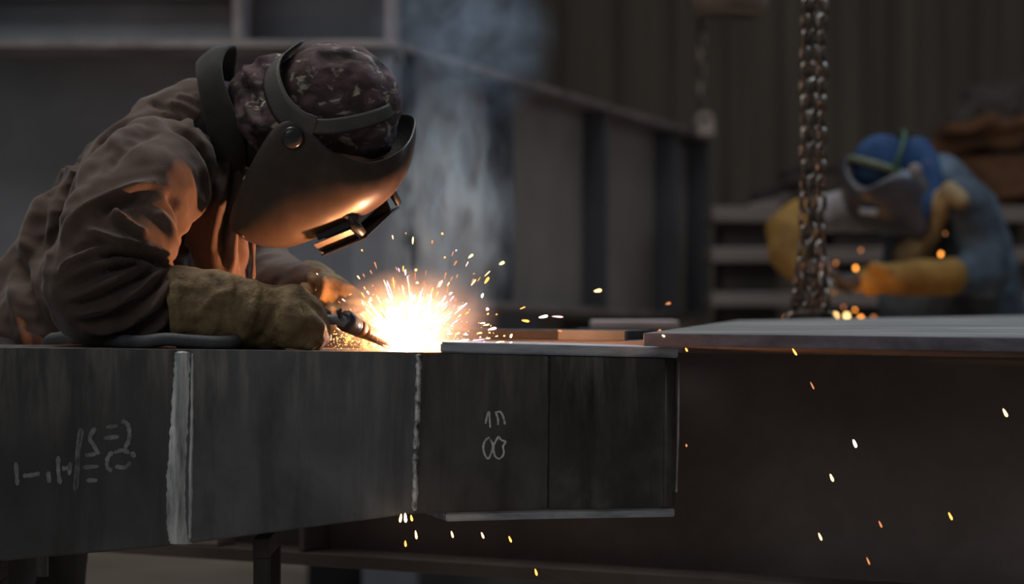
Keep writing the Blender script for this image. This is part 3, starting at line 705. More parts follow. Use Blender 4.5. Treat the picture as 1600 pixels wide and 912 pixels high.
# a strip of hem and zip hanging free in front of the chest
tube('jacket_edge', catmull([P(386,290,4.12),P(391,340,4.12),P(396,385,4.12),P(396,432,4.10)],8), [.009+.002*math.sin(i*.9) for i in range(25)], M['cloth'], W, 10, squash=.35)
# collar
cc = P(358,187,4.17); ua = Vector((-.235,0,.972)); na = Vector((.972,0,.235)); Yv = Vector((0,1,0))
V, F = [], []; n = 40; rows = 8
for j in range(rows):
    t = j/(rows-1)
    for i in range(n):
        a = 2*PI*i/n
        up_ = math.cos(a)
        r = (.118+.006*t)*(1 if up_ > 0 else .96)
        lat = (.098 - .004*t)
        wid = .050 + .014*max(0,up_)
        off = na*(-.032+wid*t + .010*math.sin(a*3+1)*t) 
        fl = .010*math.sin(PI*t)
        V.append(cc + ua*(r+fl)*up_*.93 + Yv*(lat+fl)*math.sin(a) + off + ua*(.010*t*max(0,up_)) + Vector((0,0,.0012*math.sin(i*1.7))))
for j in range(rows-1):
    for i in range(n): F.append((j*n+i, j*n+(i+1)%n, (j+1)*n+(i+1)%n, (j+1)*n+i))
o = link('collar', recalc(mesh_from(V,F)), M['collar'], W, smooth=True); o['label'] = 'charcoal stand-up collar'
so = o.modifiers.new('t','SOLIDIFY'); so.thickness = .007; so.offset = -1
sb = o.modifiers.new('s','SUBSURF'); sb.levels = 1; sb.render_levels = 2
grow('neck_lining', [[c(352,205,4.18,62), c(400,215,4.15,48), c(430,235,4.12,40)]], [], .010, 4, M['hood_lining'], W)

# cap
Rh = Matrix.Rotation(.55,3,'Y')
capc = P(527,158,4.03)
def capfold(me):
    noise_disp(me, .0035, 34, (1,1,1.8), 3); noise_disp(me, .006, 13, (1,1,1), 6)
    L = [([(378,100),(400,130),(420,165)], .008, 6), ([(372,125),(392,150),(408,190)], -.010, 5), ([(392,92),(416,120),(428,150)], -.007, 5), ([(384,160),(400,190),(418,212)], .008, 6),
         ([(470,120),(510,108),(550,112)], .004, 6), ([(465,150),(500,142),(540,140)], -.004, 6), ([(480,90),(520,82),(560,88)], .003, 6), ([(470,165),(500,172),(530,185)], .005, 6)]
    lines_disp(me, L)
cap = grow('cap', [[c(398,148,4.12,44), c(430,140,4.1,58)], [c(404,175,4.12,44), c(435,200,4.04,50), c(455,225,4.07,38)]],
    [(capc, .1, (1.02,.96,.98), Rh), (P(520,150,4.03), .098, (1.02,.94,.93)), (P(560,165,4.03), .075, (.98,1.0,1.08)), (P(565,205,4.03), .058, (1.0,1.2,.95))], .0065, 5, M['camo'], W, capfold)
cap['label'] = 'camouflage cloth cap with a bunched neck flap'

# face shield (welding helmet)
SH = .44; SX = .07; Y0 = 4.03
def hp(px, py, y):          # near-side traced point (y<0 near) of a symmetric shape tipped towards the camera
    return P(px, py, Y0) + Vector((0, y, 0))
def mid(px, py, w):         # same point brought to the mid plane frame
    p = P(px, py, Y0); p.z += w*SH; p.x += w*SX; return p
rimN = [(374,366,.088),(368,345,.092),(384,300,.102),(408,250,.110),(432,212,.114),(447,199,.115),(465,194,.116),(484,201,.117),(500,217,.118),(520,237,.118),(548,251,.115),(579,258,.110),(608,252,.100),(630,238,.078),(642,222,.045),(647,205,.0)]
prof = [(386,372),(398,380),(418,386),(440,388),(465,384),(490,375),(518,364),(545,350),(570,338),(592,325),(610,310),(625,292),(636,272),(643,252),(647,228),(647,206)]
rm = catmull([mid(a,b,w) for a,b,w in rimN], 4); rw = catmull([Vector((w,0,0)) for _,_,w in rimN], 4); pf = catmull([P(a,b,Y0) for a,b in prof], 4)
nr = len(rm); NA = 15
def shell_pt(i, th, pfi):
    w = max(0, rw[i].x); f = math.cos(th)**.72; y = math.copysign(abs(math.sin(th))**.86, th)*w
    p = rm[i].lerp(pfi, f); return Vector((p.x+y*SX, Y0+y, p.z+y*SH))
V, F = [], []
cen0 = P(500,250,Y0)
for i in range(nr):
    t_ = (pf[min(i+1,nr-1)]-pf[max(i-1,0)]).normalized(); nn_ = Vector((t_.z, 0, -t_.x))
    if nn_.dot(pf[i]-cen0) < 0: nn_ = -nn_
    want = pf[i].dot(nn_); cur = pf[i].copy()
    if i < nr-10:
        for _ in range(12):                                   # keep the outline where it is whatever the tilt
            mx_ = max(shell_pt(i, a_*PI/2/8, cur).dot(nn_) for a_ in range(-8, 9)); cur += nn_*(want-mx_)*.8
    for k in range(2*NA-1): V.append(shell_pt(i, (k-(NA-1))/(NA-1)*PI/2, cur))
m = 2*NA-1
for i in range(nr-1):
    for k in range(m-1): a = i*m+k; F.append((a, a+1, a+m+1, a+m))
me = mesh_from(V, F); bm = bmesh.new(); bm.from_mesh(me); bmesh.ops.remove_doubles(bm, verts=bm.verts, dist=1e-5); bmesh.ops.recalc_face_normals(bm, faces=bm.faces)
bm.to_mesh(me); bm.free(); me.materials.append(M['shield']); me.materials.append(M['shield_in'])
cen = P(500,250,Y0); s_ = sum((p.center-cen).dot(p.normal) for p in me.polygons)
if s_ < 0: me.flip_normals()
shell = link('face_shield', me, None, W, smooth=True); shell['label'] = 'dark curved welding face shield lit orange from below'
so = shell.modifiers.new('t','SOLIDIFY'); so.thickness = .0032; so.offset = -1; so.material_offset = 1; so.material_offset_rim = 0
sb = shell.modifiers.new('s','SUBSURF'); sb.levels = 1; sb.render_levels = 2
# pivot knobs
for sgn in (-1, 1):
    base = P(467,222,Y0); base.z += .116*SH; base.x += .116*SX; base = base + Vector((sgn*.114*SX, sgn*.114, sgn*.114*SH))
    kd = Vector((0,sgn,sgn*.1))
    k_ = lathe('pivot_knob', [(0,.017),(.006,.0185),(.010,.0175),(.013,.0145),(.0145,.009),(.0148,.001)], base, kd, M['knob'], shell, 28)
# headgear straps: bands lying on the cap
def strap(name, pts, width, mat, Yr, lat, cenp):
    """pts traced on the near half; y from an ellipsoid bulge; mirrored to the far half"""
    cps = catmull([Vector((a,b,0)) for a,b in pts], 8); n = len(cps)
    line = []
    for i, q_ in enumerate(cps):
        t = i/(n-1); w = lat*math.cos(t*PI/2)**.75 if t < 1 else 0
        p = P(q_.x, q_.y, Y0); line.append((Vector((p.x, Y0-w, p.z)), w))
    full = [a for a,_ in line] + [Vector((a.x, Y0+w, a.z+2*w*.12)) for a, w in line[-2::-1]]
    V, F = [], []; n = len(full)
    for i, p in enumerate(full):
        t = (full[min(i+1,n-1)]-full[max(i-1,0)]).normalized(); out = (p-cenp); out = (out-t*out.dot(t)).normalized(); wv = t.cross(out).normalized()
        for a, b in ((-1,0),(-.6,1),(.6,1),(1,0),(.6,-1),(-.6,-1)):
            V.append(p+wv*a*width/2+out*(b*.0016+.001))
    for i in range(n-1):
        for k in range(6): F.append((6*i+k,6*i+(k+1)%6,6*i+6+(k+1)%6,6*i+6+k))
    F += [tuple(range(6))[::-1], tuple(6*n-6+k for k in range(6))]
    o = link(name, recalc(mesh_from(V,F)), mat, shell, smooth=True); return o
hc = P(525,165,4.03)
strap('back_strap', [(500,210),(476,200),(452,178),(437,150),(431,122),(438,98),(460,76)], .048, M['strap'], Y0, .118, hc)
strap('brow_strap', [(494,205),(522,205),(552,200),(585,190),(610,177),(623,158)], .027, M['strap'], Y0, .119, hc)
# lens holder, flipped away from the shield
D = Vector((.925, 0, .38)); Nn = Vector((.38, 0, -.925))    # along the frame, and outwards
LT = Vector((.046, .118, .052))                             # from the near to the far cheek
o0 = P(489,366,Y0-.06); o0.y = Y0-.06
def fb(name, s0, s1, l0, l1, n0, n1, mat, bev=.0012):
    return obox(name, o0 + D*s0 + Nn*n0 + LT*l0, D*(s1-s0), LT*(l1-l0), Nn*(n1-n0), mat, shell, bev)
fb('lens_frame', .004, .078, .0, 1.0, -.006, .013, M['shield_in'])
fb('lens_glass', .010, .070, .08, .92, .014, .017, M['knob'])
obox('lens_frame', o0 + D*.002 + Nn*.013 - LT*.12, D*.066, LT*.03, Nn*.023 + LT*.12 + Vector((0,.012,0)), M['shield'], shell, .001)
fb('lens_frame', .002, .068, .97, 1.0, .014, .036, M['shield'])
fb('flip_cover', .000, .082, -.02, 1.02, .036, .039, M['shield'])
oo = lambda s_, l_, n_: o0 + D*s_ + LT*l_ + Nn*n_
tube('hinge', [oo(.060,-.10,-.016), oo(.071,-.10,-.012), oo(.080,-.08,.0)], [.006,.0085,.006], M['shield_in'], shell, 10)
tube('hinge', [oo(.072,-.10,-.016), oo(.076,-.08,.012), oo(.080,-.04,.030)], [.0055,.009,.006], M['shield_in'], shell, 10)
tube('hinge', [oo(.074,1.02,-.010), oo(.080,1.02,.012), oo(.082,1.02,.034)], [.006,.008,.006], M['shield_in'], shell, 10)

# gloves
def glove_fold(lines, amp=.0025, cut=None):
    def f(me):
        if cut is not None:
            co, no = vn(me); x0 = P(cut,480,Yg).x + (co[:,2]-ZC+.1)*-.06; co[:,0] = np.maximum(co[:,0], x0); setco(me, co)
        noise_disp(me, amp*1.6, 24, (1,1,1), 1); noise_disp(me, amp, 60, (1,1,1), 7); lines_disp(me, lines)
    return f
Yg = 3.85
gl = [([(330,425),(338,440),(345,452)], -.006, 5), ([(355,430),(362,446),(358,462)], .006, 6), ([(372,436),(388,450),(392,470)], -.006, 6), ([(392,440),(402,452),(400,468)], .006, 6),
      ([(300,500),(330,470),(345,455)], .004, 8), ([(350,470),(352,500),(340,530)], -.005, 8), ([(400,480),(390,510),(375,535)], .006, 8), ([(425,455),(430,480),(415,515),(395,540)], -.006, 6), ([(432,450),(448,462),(450,490)], .004, 6),
      ([(278,412),(277,450),(278,500),(280,540)], .005, 4), ([(470,470),(482,500),(484,545)], -.006, 4), ([(440,445),(470,452),(490,475)], .003, 5)]
grow('glove', [
    [c(283,479,Yg,66), c(330,483,Yg,63), c(380,490,Yg,57), c(425,497,Yg,50)],
    [c(425,494,Yg,50), c(455,496,Yg,45)],
    # back of the hand and four curled fingers closing round the handle, the thumb along it
    [c(455,480,Yg-.01,34), c(482,486,Yg-.01,24), c(500,500,Yg+.0,15), c(503,516,Yg+.02,13)],
    [c(455,500,Yg-.03,34), c(480,504,Yg-.035,22), c(500,514,Yg-.03,14), c(502,528,Yg-.005,12), c(492,532,Yg+.015,11)],
    [c(452,512,Yg-.025,30), c(478,518,Yg-.03,18), c(496,528,Yg-.03,13), c(496,538,Yg-.005,11), c(484,540,Yg+.01,10)],
    [c(448,520,Yg-.02,24), c(470,528,Yg-.03,16), c(486,537,Yg-.03,11), c(484,540,Yg-.01,10)],
    [c(445,470,Yg+.03,20), c(470,468,Yg+.045,15), c(496,482,Yg+.04,11), c(512,492,Yg+.03,9)]],
    [], .0042, 3, M['glove'], W, glove_fold(gl, .0025, 276))
fl = [([(462,432),(478,438),(486,452)], -.008, 4), ([(470,445),(482,458),(484,478)], .006, 4), ([(490,440),(486,462),(492,480)], -.007, 4), ([(502,430),(508,450),(500,475)], .005, 5), ([(520,440),(530,465),(520,490)], -.004, 5), ([(450,425),(480,418),(510,424)], .004, 6)]
grow('glove', [
    [c(452,456,4.315,46), c(484,453,4.255,46), c(512,468,4.175,40), c(540,480,4.160,38)],
    [c(535,470,4.170,30), c(562,488,4.120,22), c(586,509,4.070,16), c(600,525,4.040,12)],
    [c(535,484,4.150,28), c(560,502,4.090,20), c(582,520,4.040,14), c(592,531,4.020,11)],
    [c(530,494,4.130,24), c(552,511,4.070,15), c(572,526,4.030,11), c(582,534,4.010,9)],
    [c(526,504,4.110,22), c(544,520,4.060,13), c(560,531,4.030,10), c(568,536,4.015,9)],
    [c(520,498,4.110,20), c(528,518,4.060,12), c(545,532,4.030,10)]],
    [], .0042, 3, M['glove'], W, glove_fold(fl, .003))

# ------------------------------------------------------------------ welding torch
T = empty('welding_torch', P(520,505,3.86), 'dark welding torch with copper nozzle held in the near glove at the arc', 'torch')
Yt = 3.87
tube('handle', catmull([P(440,505,Yt), P(470,502,Yt), P(505,500,Yt)],4), .0125, M['gun'], T, 14)
tube('neck', catmull([P(498,500,Yt), P(514,499,Yt), P(532,500,Yt), P(542,506,Yt)],5), .0085, M['gun_grey'], T, 14)
a0 = P(536,499,Yt); a1 = P(612,539,Yt+.10); ad = (a1-a0).normalized(); LN = (a1-a0).length
lathe('gas_diffuser', [(0,.010),(.003,.0165),(.010,.0175),(.018,.0165),(.030,.0158),(.036,.0145)], a0, ad, M['gun'], T)
lathe('nozzle', [(.034,.0148),(.038,.0155),(.048,.0145),(.050,.0132),(.052,.014),(.060,.0128),(LN*.88,.0088),(LN*.97,.0070)], a0, ad, M['brass'], T)
lathe('contact_tip', [(LN*.9,.003),(LN*1.0,.0025)], a0, ad, M['brass'], T, 12)
tube('trigger_lug', [P(533,497,Yt-.012), P(529,486,Yt-.012), P(534,483,Yt-.012)], [.004,.0045,.003], M['gun'], T, 8)
tube('wire', [P(577,529,Yt+.03), P(600,540,Yt+.06), P(612,543,Yt+.08)], .0009, M['gun'], T, 6)
tube('cable', catmull([P(440,505,Yt), P(400,518,Yt+.03), P(360,534,3.79), P(300,533,3.765), P(258,530,3.75), P(222,534,3.75), P(180,532,3.80), P(130,528,3.90), P(95,528,3.97), P(72,550,4.03), P(66,700,4.04), P(66,900,4.04)],6), .0105, M['rubber'], T, 12)

# ------------------------------------------------------------------ arc, sparks, smoke
ab = grow('electric_arc', [[(ARC+Vector((-.008,0,-.003)), .006), (ARC+Vector((.012,0,-.004)), .008)]], [], .003, 1, M['arc'], None)
tag(ab, 'blinding white welding arc on the beam top above the narrow seam', 'arc')
def sliver_me(mat):
    me = lathe_me([(0,.0001),(.12,.45),(.35,.8),(.7,1),(.92,.7),(1,.0001)], (0,0,0), (0,0,1), 6, close=False)
    me.materials.append(mat); return me
SM = {k: sliver_me(M[k]) for k in ('hot_white','hot_yellow','hot_orange','hot_pink','hot_violet','hot_dim')}
def spark(p, d, L, w, key, label, group):
    o = bpy.data.objects.new('spark', SM[key]); COL.objects.link(o); o.location = p
    o.rotation_mode = 'QUATERNION'; o.rotation_quaternion = Vector(d).normalized().to_track_quat('Z','Y'); o.scale = (w, w, L)
    tag(o, label, 'spark', group); return o
# falling and flying single sparks, traced: px, py, dx, dy (px), half width px, depth, key
singles = [
 (1238,544,7,11,1.6,3.7,'hot_orange','falling spark just under the front edge of the flat plate'),
 (1266,596,6,12,1.2,3.7,'hot_dim','faint falling spark below the plate edge spark'),
 (1333,686,5,13,2.2,3.6,'hot_white','brightest falling spark in front of the dark girder web'),
 (1297,740,5,12,2.0,3.6,'hot_yellow','falling spark left of and below the brightest one'),
 (1567,638,7,13,2.4,3.6,'hot_yellow','falling spark nearest the right edge of the girder'),
 (1279,832,5,12,1.7,3.6,'hot_yellow','falling spark low on the girder, lower left of the group'),
 (1373,813,5,11,1.5,3.6,'hot_dim','faint falling spark low on the girder below the brightest one'),
 (1482,800,6,12,1.8,3.6,'hot_orange','falling spark low on the girder at the right'),
 (1354,870,5,12,1.4,3.6,'hot_dim','lowest falling spark in front of the girder'),
 (627,802,-2,14,2.2,3.72,'hot_yellow','left spark of the three dripping at the foot of the narrow seam'),
 (633,801,1,15,2.4,3.72,'hot_white','middle and largest spark of the three dripping at the foot of the narrow seam'),
 (642,804,2,10,2.0,3.72,'hot_orange','right spark of the three dripping at the foot of the narrow seam'),
 (649,828,2,14,1.9,3.72,'hot_yellow','spark falling just below the three at the seam foot'),
 (633,844,1,10,1.8,3.72,'hot_orange','spark falling under the seam, lowest of its cluster'),
 (705,829,3,11,1.7,3.72,'hot_yellow','spark falling below the box beam, first to the right of the seam'),
 (752,831,4,10,1.7,3.72,'hot_yellow','spark falling below the box beam, second to the right of the seam'),
 (795,837,4,10,1.7,3.72,'hot_orange','spark falling below the box beam, third to the right of the seam'),
 (836,888,3,11,1.8,3.72,'hot_orange','lowest spark below the box beam near the picture bottom'),
 (1071,543,3,6,1.6,3.75,'hot_orange','small spark at the top right corner of the box beam'),
 (1072,693,1,5,1.4,3.75,'hot_dim','small spark beside the right edge of the box beam'),
 (1034,523,5,3,1.8,3.7,'hot_yellow','spark on the left corner of the flat plate'),
 (1028,517,5,-2,1.6,4.2,'hot_dim','spark just above the left corner of the flat plate'),
 (928,455,12,-2,2.4,4.4,'hot_yellow','bright spark in front of the stiffened girder above the bar'),
 (1040,475,8,-2,1.8,4.6,'hot_dim','faint spark at the far end of the stiffened girder'),
 (842,496,14,-3,2.0,4.1,'hot_white','flat flying spark left of two above the steel bar'),
 (862,494,18,1,1.4,4.1,'hot_pink','flat flying spark right of two above the steel bar'),
 (815,500,12,2,1.8,4.1,'hot_orange','orange flat spark left of the pair above the bar'),
 (871,516,7,1,1.8,4.1,'hot_dim','small spark on the dark steel bar'),
 (780,413,8,-4,2.2,4.2,'hot_yellow','outermost bright spark at upper right of the shower'),
 (757,443,7,-10,2.0,4.1,'hot_orange','slanting orange spark at the right of the shower'),
 (732,403,7,-6,1.8,4.1,'hot_yellow','slanting spark high at the right of the shower'),
 (709,415,5,-8,1.4,4.1,'hot_dim','dim slanting spark high in the shower'),
 (762,515,14,-3,2.4,3.95,'hot_pink','long pink spark low right of the shower above the cover plate'),
 (797,524,3,1,3.4,3.95,'hot_white','round bright droplet above the cover plate right of the shower'),
 (752,461,3,1,3.8,4.0,'hot_white','round bright droplet at right of the shower'),
 (761,480,1,5,2.8,4.0,'hot_pink','round pink droplet below the bright one at right'),
 (579,464,0,7,2.6,3.9,'hot_yellow','bright droplet at the left of the shower by the far glove'),
 (652,440,0,3,2.4,3.95,'hot_yellow','round yellow droplet high in the middle of the shower'),
 (690,366,1,-1,1.8,4.0,'hot_orange','highest round orange spark above the shower'),
 (675,381,1,-6,1.6,4.0,'hot_dim','dim spark high above the shower'),
 (633,363,1,1,1.4,4.0,'hot_dim','small dim spark under the face shield'),
]
for (px,py,dx,dy,w,Y,key,lab) in singles:
    a = P(px,py,Y); b = P(px+dx,py+dy,Y); d = b-a
    spark(a, d, max(d.length, S(Y)*3), w*S(Y), key, lab, 'single sparks')
rng = random.Random(11)
shl = 'short glowing spark in the dense shower fanning up from the arc'
for i in range(240):
    while True:
        ang = rng.gauss(0, .62)
        if abs(ang) < 1.45: break
    r = 28 + abs(rng.gauss(0, 1))*70
    if r > 190: r = rng.uniform(30,150)
    px = 640 + math.sin(ang)*r*1.12; py = 545 - math.cos(ang)*r*.92
    if py > 541: py = 541 - rng.uniform(0,8)
    Y = 3.97 + rng.gauss(0,.035)
    L = rng.choice((4,5,7,9,12,16)) * (1.7 if r < 105 else .8); w = rng.uniform(.6,1.25)
    if r > 110: w *= 1.1
    key = rng.choices(('hot_white','hot_yellow','hot_pink','hot_violet','hot_dim','hot_orange'), (30,30,16,14,14,6) if r < 90 else (6,20,16,8,40,14))[0]
    a2 = ang + rng.gauss(0,.08)
    d = Vector((math.sin(a2)*L, rng.gauss(0,1.5), math.cos(a2)*L*.95))*S(Y)
    spark(P(px,py,Y), d, d.length, w*S(Y), key, shl, 'sparks of the shower')
for i in range(46):       # skimming low to the right over the cover plate
    px = rng.uniform(680,800); py = 548-abs(rng.gauss(0,14))-4; Y = 3.93+rng.gauss(0,.04); L = rng.choice((3,5,8,11))
    key = rng.choices(('hot_white','hot_yellow','hot_pink','hot_violet'), (3,5,3,3))[0]
    d = Vector((L, rng.gauss(0,1), L*rng.uniform(-.05,.35)))*S(Y)
    spark(P(px,py,Y), d, d.length, rng.uniform(.6,1.3)*S(Y), key, 'short glowing spark skimming low over the cover plate right of the arc', 'sparks over the cover plate')
# countless fine spatter
V, F = [], []
for i in range(700):
    ang = rng.uniform(-1.5,1.5); r = 8+abs(rng.gauss(0,1))*48
    px = 636 + math.sin(ang)*r*1.25; py = 546 - math.cos(ang)*r*.75-1
    if rng.random() < .22: px = rng.uniform(515,600); py = 546-rng.uniform(0,26)
    sph(V, F, P(px,py,3.97+rng.gauss(0,.03)), rng.uniform(.35,.8)*S(3.86), nu=5, nv=3)
fs = link('spark_spatter', mesh_from(V,F), M['hot_yellow']); tag(fs, 'countless fine glowing specks of spatter round the arc', 'sparks', kind='stuff')

def smoke_mat(name, color, dens, fn):
    m = bpy.data.materials.new(name); m.use_nodes = True; nt = m.node_tree; nt.nodes.clear(); L = nt.links
    o = nt.nodes.new('ShaderNodeOutputMaterial'); v = nt.nodes.new('ShaderNodeVolumePrincipled')
    v.inputs['Color'].default_value = (*color,1); v.inputs['Anisotropy'].default_value = .1
    L.new(v.outputs[0], o.inputs['Volume'])
    fn(nt, L, v, dens); return m
def math_n(nt, op, a, b=None, clamp=False):
    n = nt.nodes.new('ShaderNodeMath'); n.operation = op; n.use_clamp = clamp
    for i, x in enumerate((a, b)):
        if x is None: continue
        if isinstance(x, (int, float)): n.inputs[i].default_value = x
        else: nt.links.new(x, n.inputs[i])
    return n.outputs[0]
def smoke_fn(nscale, lo, hi, pw):
    def fn(nt, L, v, dens):
        tc = nt.nodes.new('ShaderNodeTexCoord')
        mp = nt.nodes.new('ShaderNodeMapping'); mp.inputs['Scale'].default_value = (1,1,1); L.new(tc.outputs['Object'], mp.inputs[0])
        ln = nt.nodes.new('ShaderNodeVectorMath'); ln.operation = 'LENGTH'; L.new(tc.outputs['Object'], ln.inputs[0])
        fall = math_n(nt, 'POWER', math_n(nt, 'SUBTRACT', 1.0, ln.outputs['Value'], True), pw)
        n = nt.nodes.new('ShaderNodeTexNoise'); n.inputs['Scale'].default_value = nscale; n.inputs['Detail'].default_value = 6; n.inputs['Distortion'].default_value = .6
        L.new(mp.outputs[0], n.inputs['Vector'])
        mr = nt.nodes.new('ShaderNodeMapRange'); mr.inputs['From Min'].default_value = lo; mr.inputs['From Max'].default_value = hi; mr.clamp = True
        L.new(n.outputs['Fac'], mr.inputs[0])
        L.new(math_n(nt, 'MULTIPLY', math_n(nt, 'MULTIPLY', fall, mr.outputs[0]), dens), v.inputs['Density'])
    return fn
def puff(name, cpos, rad, mat, lab):
    V, F = [], []; sph(V, F, (0,0,0), 1.0, nu=24, nv=16)
    me = mesh_from(V, F); bm = bmesh.new(); bm.from_mesh(me); bmesh.ops.remove_doubles(bm, verts=bm.verts, dist=1e-5); bm.to_mesh(me); bm.free()
    o = link(name, recalc(me), mat); o.location = cpos; o.scale = rad; tag(o, lab, 'smoke', 'welding smoke', 'stuff'); return o
sm = smoke_mat('blue_grey_smoke', (.6,.84,1.0), 12.5, smoke_fn(3.6, .42, .72, .9))
puff('smoke_plume', P(700,345,4.45), (.13,.22,.27), sm, 'blue-grey smoke plume rising to the right of the face shield')
sm2 = smoke_mat('thin_smoke', (.58,.78,1.0), 2.6, smoke_fn(3.2, .38, .75, .9))
puff('smoke_plume', P(725,60,4.9), (.2,.3,.2), sm2, 'thin smoke drifting up in front of the dark column')
sm3 = smoke_mat('arc_glare', (.92,.93,1.0), 8.5, smoke_fn(2.5, .1, .7, 1.4))  # dense volume added so the arc lamps spread into a glare
puff('arc_glare', ARC+Vector((.01,.02,.035)), (.15,.09,.10), sm3, 'added bright fume hugging the arc, standing in for its glare')

# ------------------------------------------------------------------ the far worker
Yw = 7.4
W2 = empty('person', (P(1500,600,Yw).x, Yw+.1, 0), 'blurred person in blue jacket and yellow gauntlets stooping behind the chain, grinding', 'person')
hx = P(1560,560,Yw)
def leg2(y): return [(Vector((hx.x, y, .88)), .11), (Vector((hx.x-.04, y, .5)), .08), (Vector((hx.x, y, .1)), .05), (Vector((hx.x-.14, y, .04)), .04)]
grow('body', [[c(1560,560,Yw+.1,60), c(1520,430,Yw+.1,58), c(1480,320,Yw+.05,50), c(1430,280,Yw,26), c(1385,275,Yw,30)],
   [c(1520,320,Yw-.08,26), c(1545,440,Yw-.05,22), c(1440,435,Yw-.15,18), c(1360,440,Yw-.2,14)],
   [c(1400,320,Yw+.25,26), c(1235,350,Yw+.1,22), c(1290,430,Yw-.1,16)], leg2(Yw), leg2(Yw+.25)],
   [(P(1380,270,Yw), .085, (.95,.85,1.15), Matrix.Rotation(-.6,3,'Y')), (P(1352,312,Yw), .045, (.9,.9,1)), (P(1338,300,Yw), .015)], .016, 4, M['skin'], W2)
def f2(me): noise_disp(me, .012, 7, (1,1,.7), 3); noise_disp(me, .006, 17, (1,1,1), 8)
jk2 = grow('jacket', [[c(1555,560,Yw+.1,70), c(1530,430,Yw+.1,66), c(1500,340,Yw+.05,66), c(1465,290,Yw,50)],
   [c(1450,470,Yw+.1,80), c(1440,380,Yw+.12,60), c(1410,340,Yw+.1,44)],
   [c(1515,320,Yw-.1,40), c(1540,390,Yw-.1,38), c(1545,430,Yw-.1,37), c(1500,432,Yw-.14,33), c(1470,432,Yw-.17,29)]],
   [], .012, 6, M['greyblue'], W2, f2)
def part_fold(me): noise_disp(me, .008, 12)
grow('sleeve', [[c(1400,330,Yw+.2,36), c(1330,330,Yw+.16,34), c(1285,335,Yw+.1,30)]], [], .012, 5, M['palecloth'], W2, part_fold)
grow('gauntlet', [[c(1255,345,Yw+.08,36), c(1232,362,Yw+.05,38), c(1232,392,Yw,34), c(1258,425,Yw-.05,25)]], [], .012, 5, M['yellow'], W2, part_fold)
grow('glove', [[c(1258,425,Yw-.05,24), c(1290,440,Yw-.12,18)], [c(1290,434,Yw-.12,10), c(1312,438,Yw-.17,7)], [c(1290,440,Yw-.14,9), c(1312,444,Yw-.19,6.5)], [c(1288,447,Yw-.14,9), c(1308,452,Yw-.19,6)], [c(1282,452,Yw-.12,8), c(1300,458,Yw-.17,6)], [c(1285,430,Yw-.14,8), c(1305,426,Yw-.18,6)]], [], .006, 3, M['rust'], W2)
grow('glove', [[c(1480,432,Yw-.18,31), c(1430,434,Yw-.2,28), c(1392,436,Yw-.22,25), c(1370,438,Yw-.23,21)],
   [c(1372,428,Yw-.23,11), c(1352,424,Yw-.24,8), c(1338,430,Yw-.22,7)], [c(1370,436,Yw-.25,11), c(1348,434,Yw-.26,8), c(1334,440,Yw-.24,7)], [c(1370,446,Yw-.25,10), c(1350,446,Yw-.26,8), c(1338,452,Yw-.24,6)], [c(1374,454,Yw-.24,9), c(1356,458,Yw-.25,6)], [c(1385,422,Yw-.26,9), c(1364,416,Yw-.27,7)]], [], .007, 3, M['yellow'], W2, part_fold)
ap = grow('leather_yoke', [[c(1484,298,Yw-.16,17), c(1502,314,Yw-.19,15)], [c(1474,312,Yw-.12,20), c(1450,360,Yw-.05,26), c(1425,400,Yw-.02,32)]], [], .010, 4, M['glove'], W2, part_fold)
# hood and collar round the head
grow('hood', [[c(1436,240,Yw+.02,26), c(1456,270,Yw-.04,26), c(1454,315,Yw-.09,24), c(1440,350,Yw-.09,16)]], [], .010, 4, M['blue'], W2, part_fold)
cp2 = grow('cap', [[c(1420,250,Yw,32), c(1400,255,Yw,40)]], [(P(1378,258,Yw-.01), .098, (.95,.95,.98)),], .010, 4, M['blue'], W2)
tube('cap_band', [P(1378,258,Yw-.01)+Vector((.1*math.cos(a)*.98, .1*math.sin(a)*.98, -.012-.03*math.cos(a))) for a in np.linspace(0,2*PI,30)[:-1]], .012, surf('olive_band', [(.3,(.06,.08,.045)),(.7,(.12,.14,.08))], 10), W2, 8, closed=True)
tube('cap_band', [P(1378,258,Yw-.01)+Vector((.03+.102*math.cos(a)*.35, .102*math.sin(a), .0+.102*math.cos(a))) for a in np.linspace(0,2*PI,30)[:-1]], .009, surf('green_band', [(.3,(.012,.045,.025)),(.7,(.02,.07,.035))], 10), W2, 8, closed=True)
# visor shell
V, F = [], []
rimv = [(1440,350),(1445,300),(1430,262),(1400,258),(1372,272),(1345,284),(1325,272),(1318,252),(1326,244)]
prv = [(1420,372),(1385,366),(1355,358),(1336,345),(1322,325),(1314,300),(1310,278),(1312,260),(1320,246)]
ra = catmull([P(a,b,Yw) for a,b in rimv], 4); pb = catmull([P(a,b,Yw) for a,b in prv], 4)
wv = [.122*min(1, 2.4*(1-i/(len(ra)-1)))**.7 for i in range(len(ra))]
for i in range(len(ra)):
    for k in range(-8, 9):
        th = k/8*PI/2; f = math.cos(th)**.75; y = math.copysign(abs(math.sin(th))**.9, th)*wv[i]
        p = ra[i].lerp(pb[i], f); V.append(Vector((p.x, Yw+y-.0, p.z+y*.18)))
for i in range(len(ra)-1):
    for k in range(16): a = i*17+k; F.append((a,a+1,a+18,a+17))
v2 = link('face_shield', recalc(mesh_from(V,F)), M['visor2'], W2, smooth=True)
so = v2.modifiers.new('t','SOLIDIFY'); so.thickness = .004
obox('lens_window', P(1334,330,Yw)+Vector((-.0,-.125,-.012)), (.052,.0,-.006), (0,.02,0), (0.002,0,.02), M['palecloth'], v2, .003)
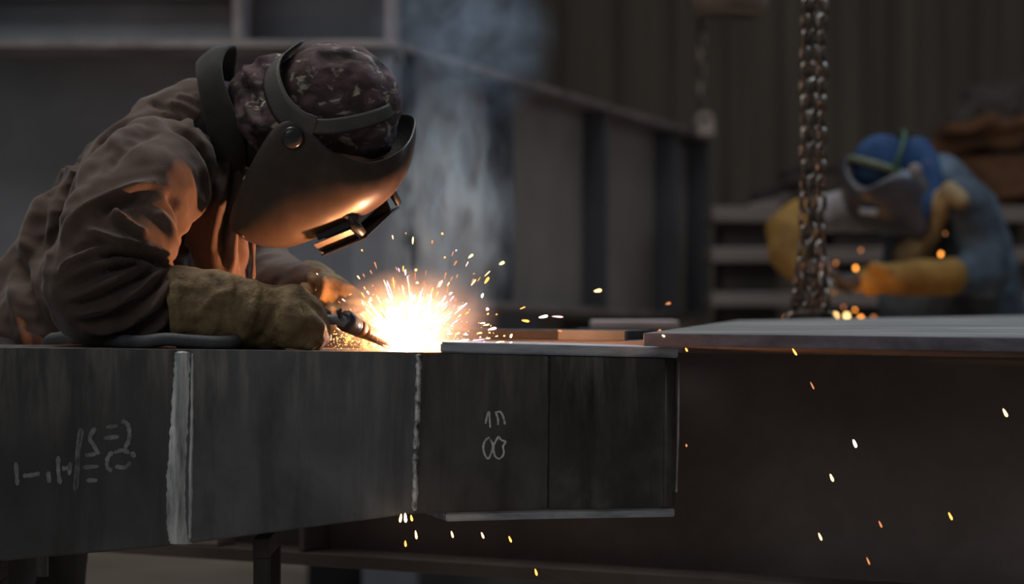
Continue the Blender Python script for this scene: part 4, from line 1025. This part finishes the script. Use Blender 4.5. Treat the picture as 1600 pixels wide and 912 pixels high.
lathe('pivot_knob', [(0,.02),(.01,.02),(.014,.012)], P(1420,268,Yw)+Vector((0,-.112,0)), (0,-1,0), M['bg_edge'], v2, 16)
tube('scarf', [P(1452,255,Yw-.06), P(1450,285,Yw-.08)], .016, M['redcloth'], W2, 8)
# the grinder in his hands
G = empty('angle_grinder', P(1325,440,7.15), 'dark angle grinder held in the far worker\'s gloves', 'grinder')
tube('motor_body', [P(1352,438,7.16),P(1325,441,7.15),P(1300,444,7.14)], [.024,.028,.026], M['blackscrap'], G, 14)
tube('side_handle', [P(1312,441,7.15),P(1304,428,7.1)], [.012,.014], M['blackscrap'], G, 12)
lathe('gear_head', [(0,.022),(.03,.026),(.045,.02)], P(1300,436,7.14), (-.2,0,-1), M['gun_grey'], G, 18)
lathe('disc', [(0,.062),(.004,.062)], P(1299,452,7.14), (-.2,0,-1), M['gun'], G, 30)
# workpiece and his sparks
wk = box('workpiece', tuple(P(1270,800,6.85)), tuple(P(1420,503,6.95)+Vector((0,.15,0))), M['blackscrap'], bev=.01)
for v in wk.data.vertices:
    if v.co.z < .9: v.co.z = 0
tag(wk, 'dark workpiece in front of the far worker behind the plate', 'workpiece')
for i, (px, py, r, key, lab) in enumerate([(1337,419,3.6,'hot_orange','large round orange spark at the far worker\'s hands'),(1345,391,2.8,'hot_dim','soft orange spark above the far worker\'s hands'),(1470,397,3.4,'hot_orange','orange spark on the far worker\'s near sleeve'),(1305,494,5,'hot_yellow','left glowing spark at the foot of the grinding shower'),(1323,494,5,'hot_yellow','right bright glowing spark at the foot of the grinding shower'),(1345,497,4,'hot_orange','orange spark right of the two bright ones above the plate'),(1365,497,4,'hot_dim','rightmost dim spark above the plate edge'),(1477,365,2,'hot_dim','faint spark high on the far worker\'s chest'),(1306,411,3,'hot_dim','dim spark between the chain and the grinder'),(1228,497,4,'hot_dim','dim reddish spark left of the shackle'),(1318,480,2.4,'hot_dim','small dim spark above the bright pair'),(1336,484,2.2,'hot_orange','small orange spark above the bright pair at right')]):
    spark(P(px,py+r,6.95), (0,0,1), 2*r*S(6.95), r*S(6.95)*.8, key, lab, 'far grinding sparks')
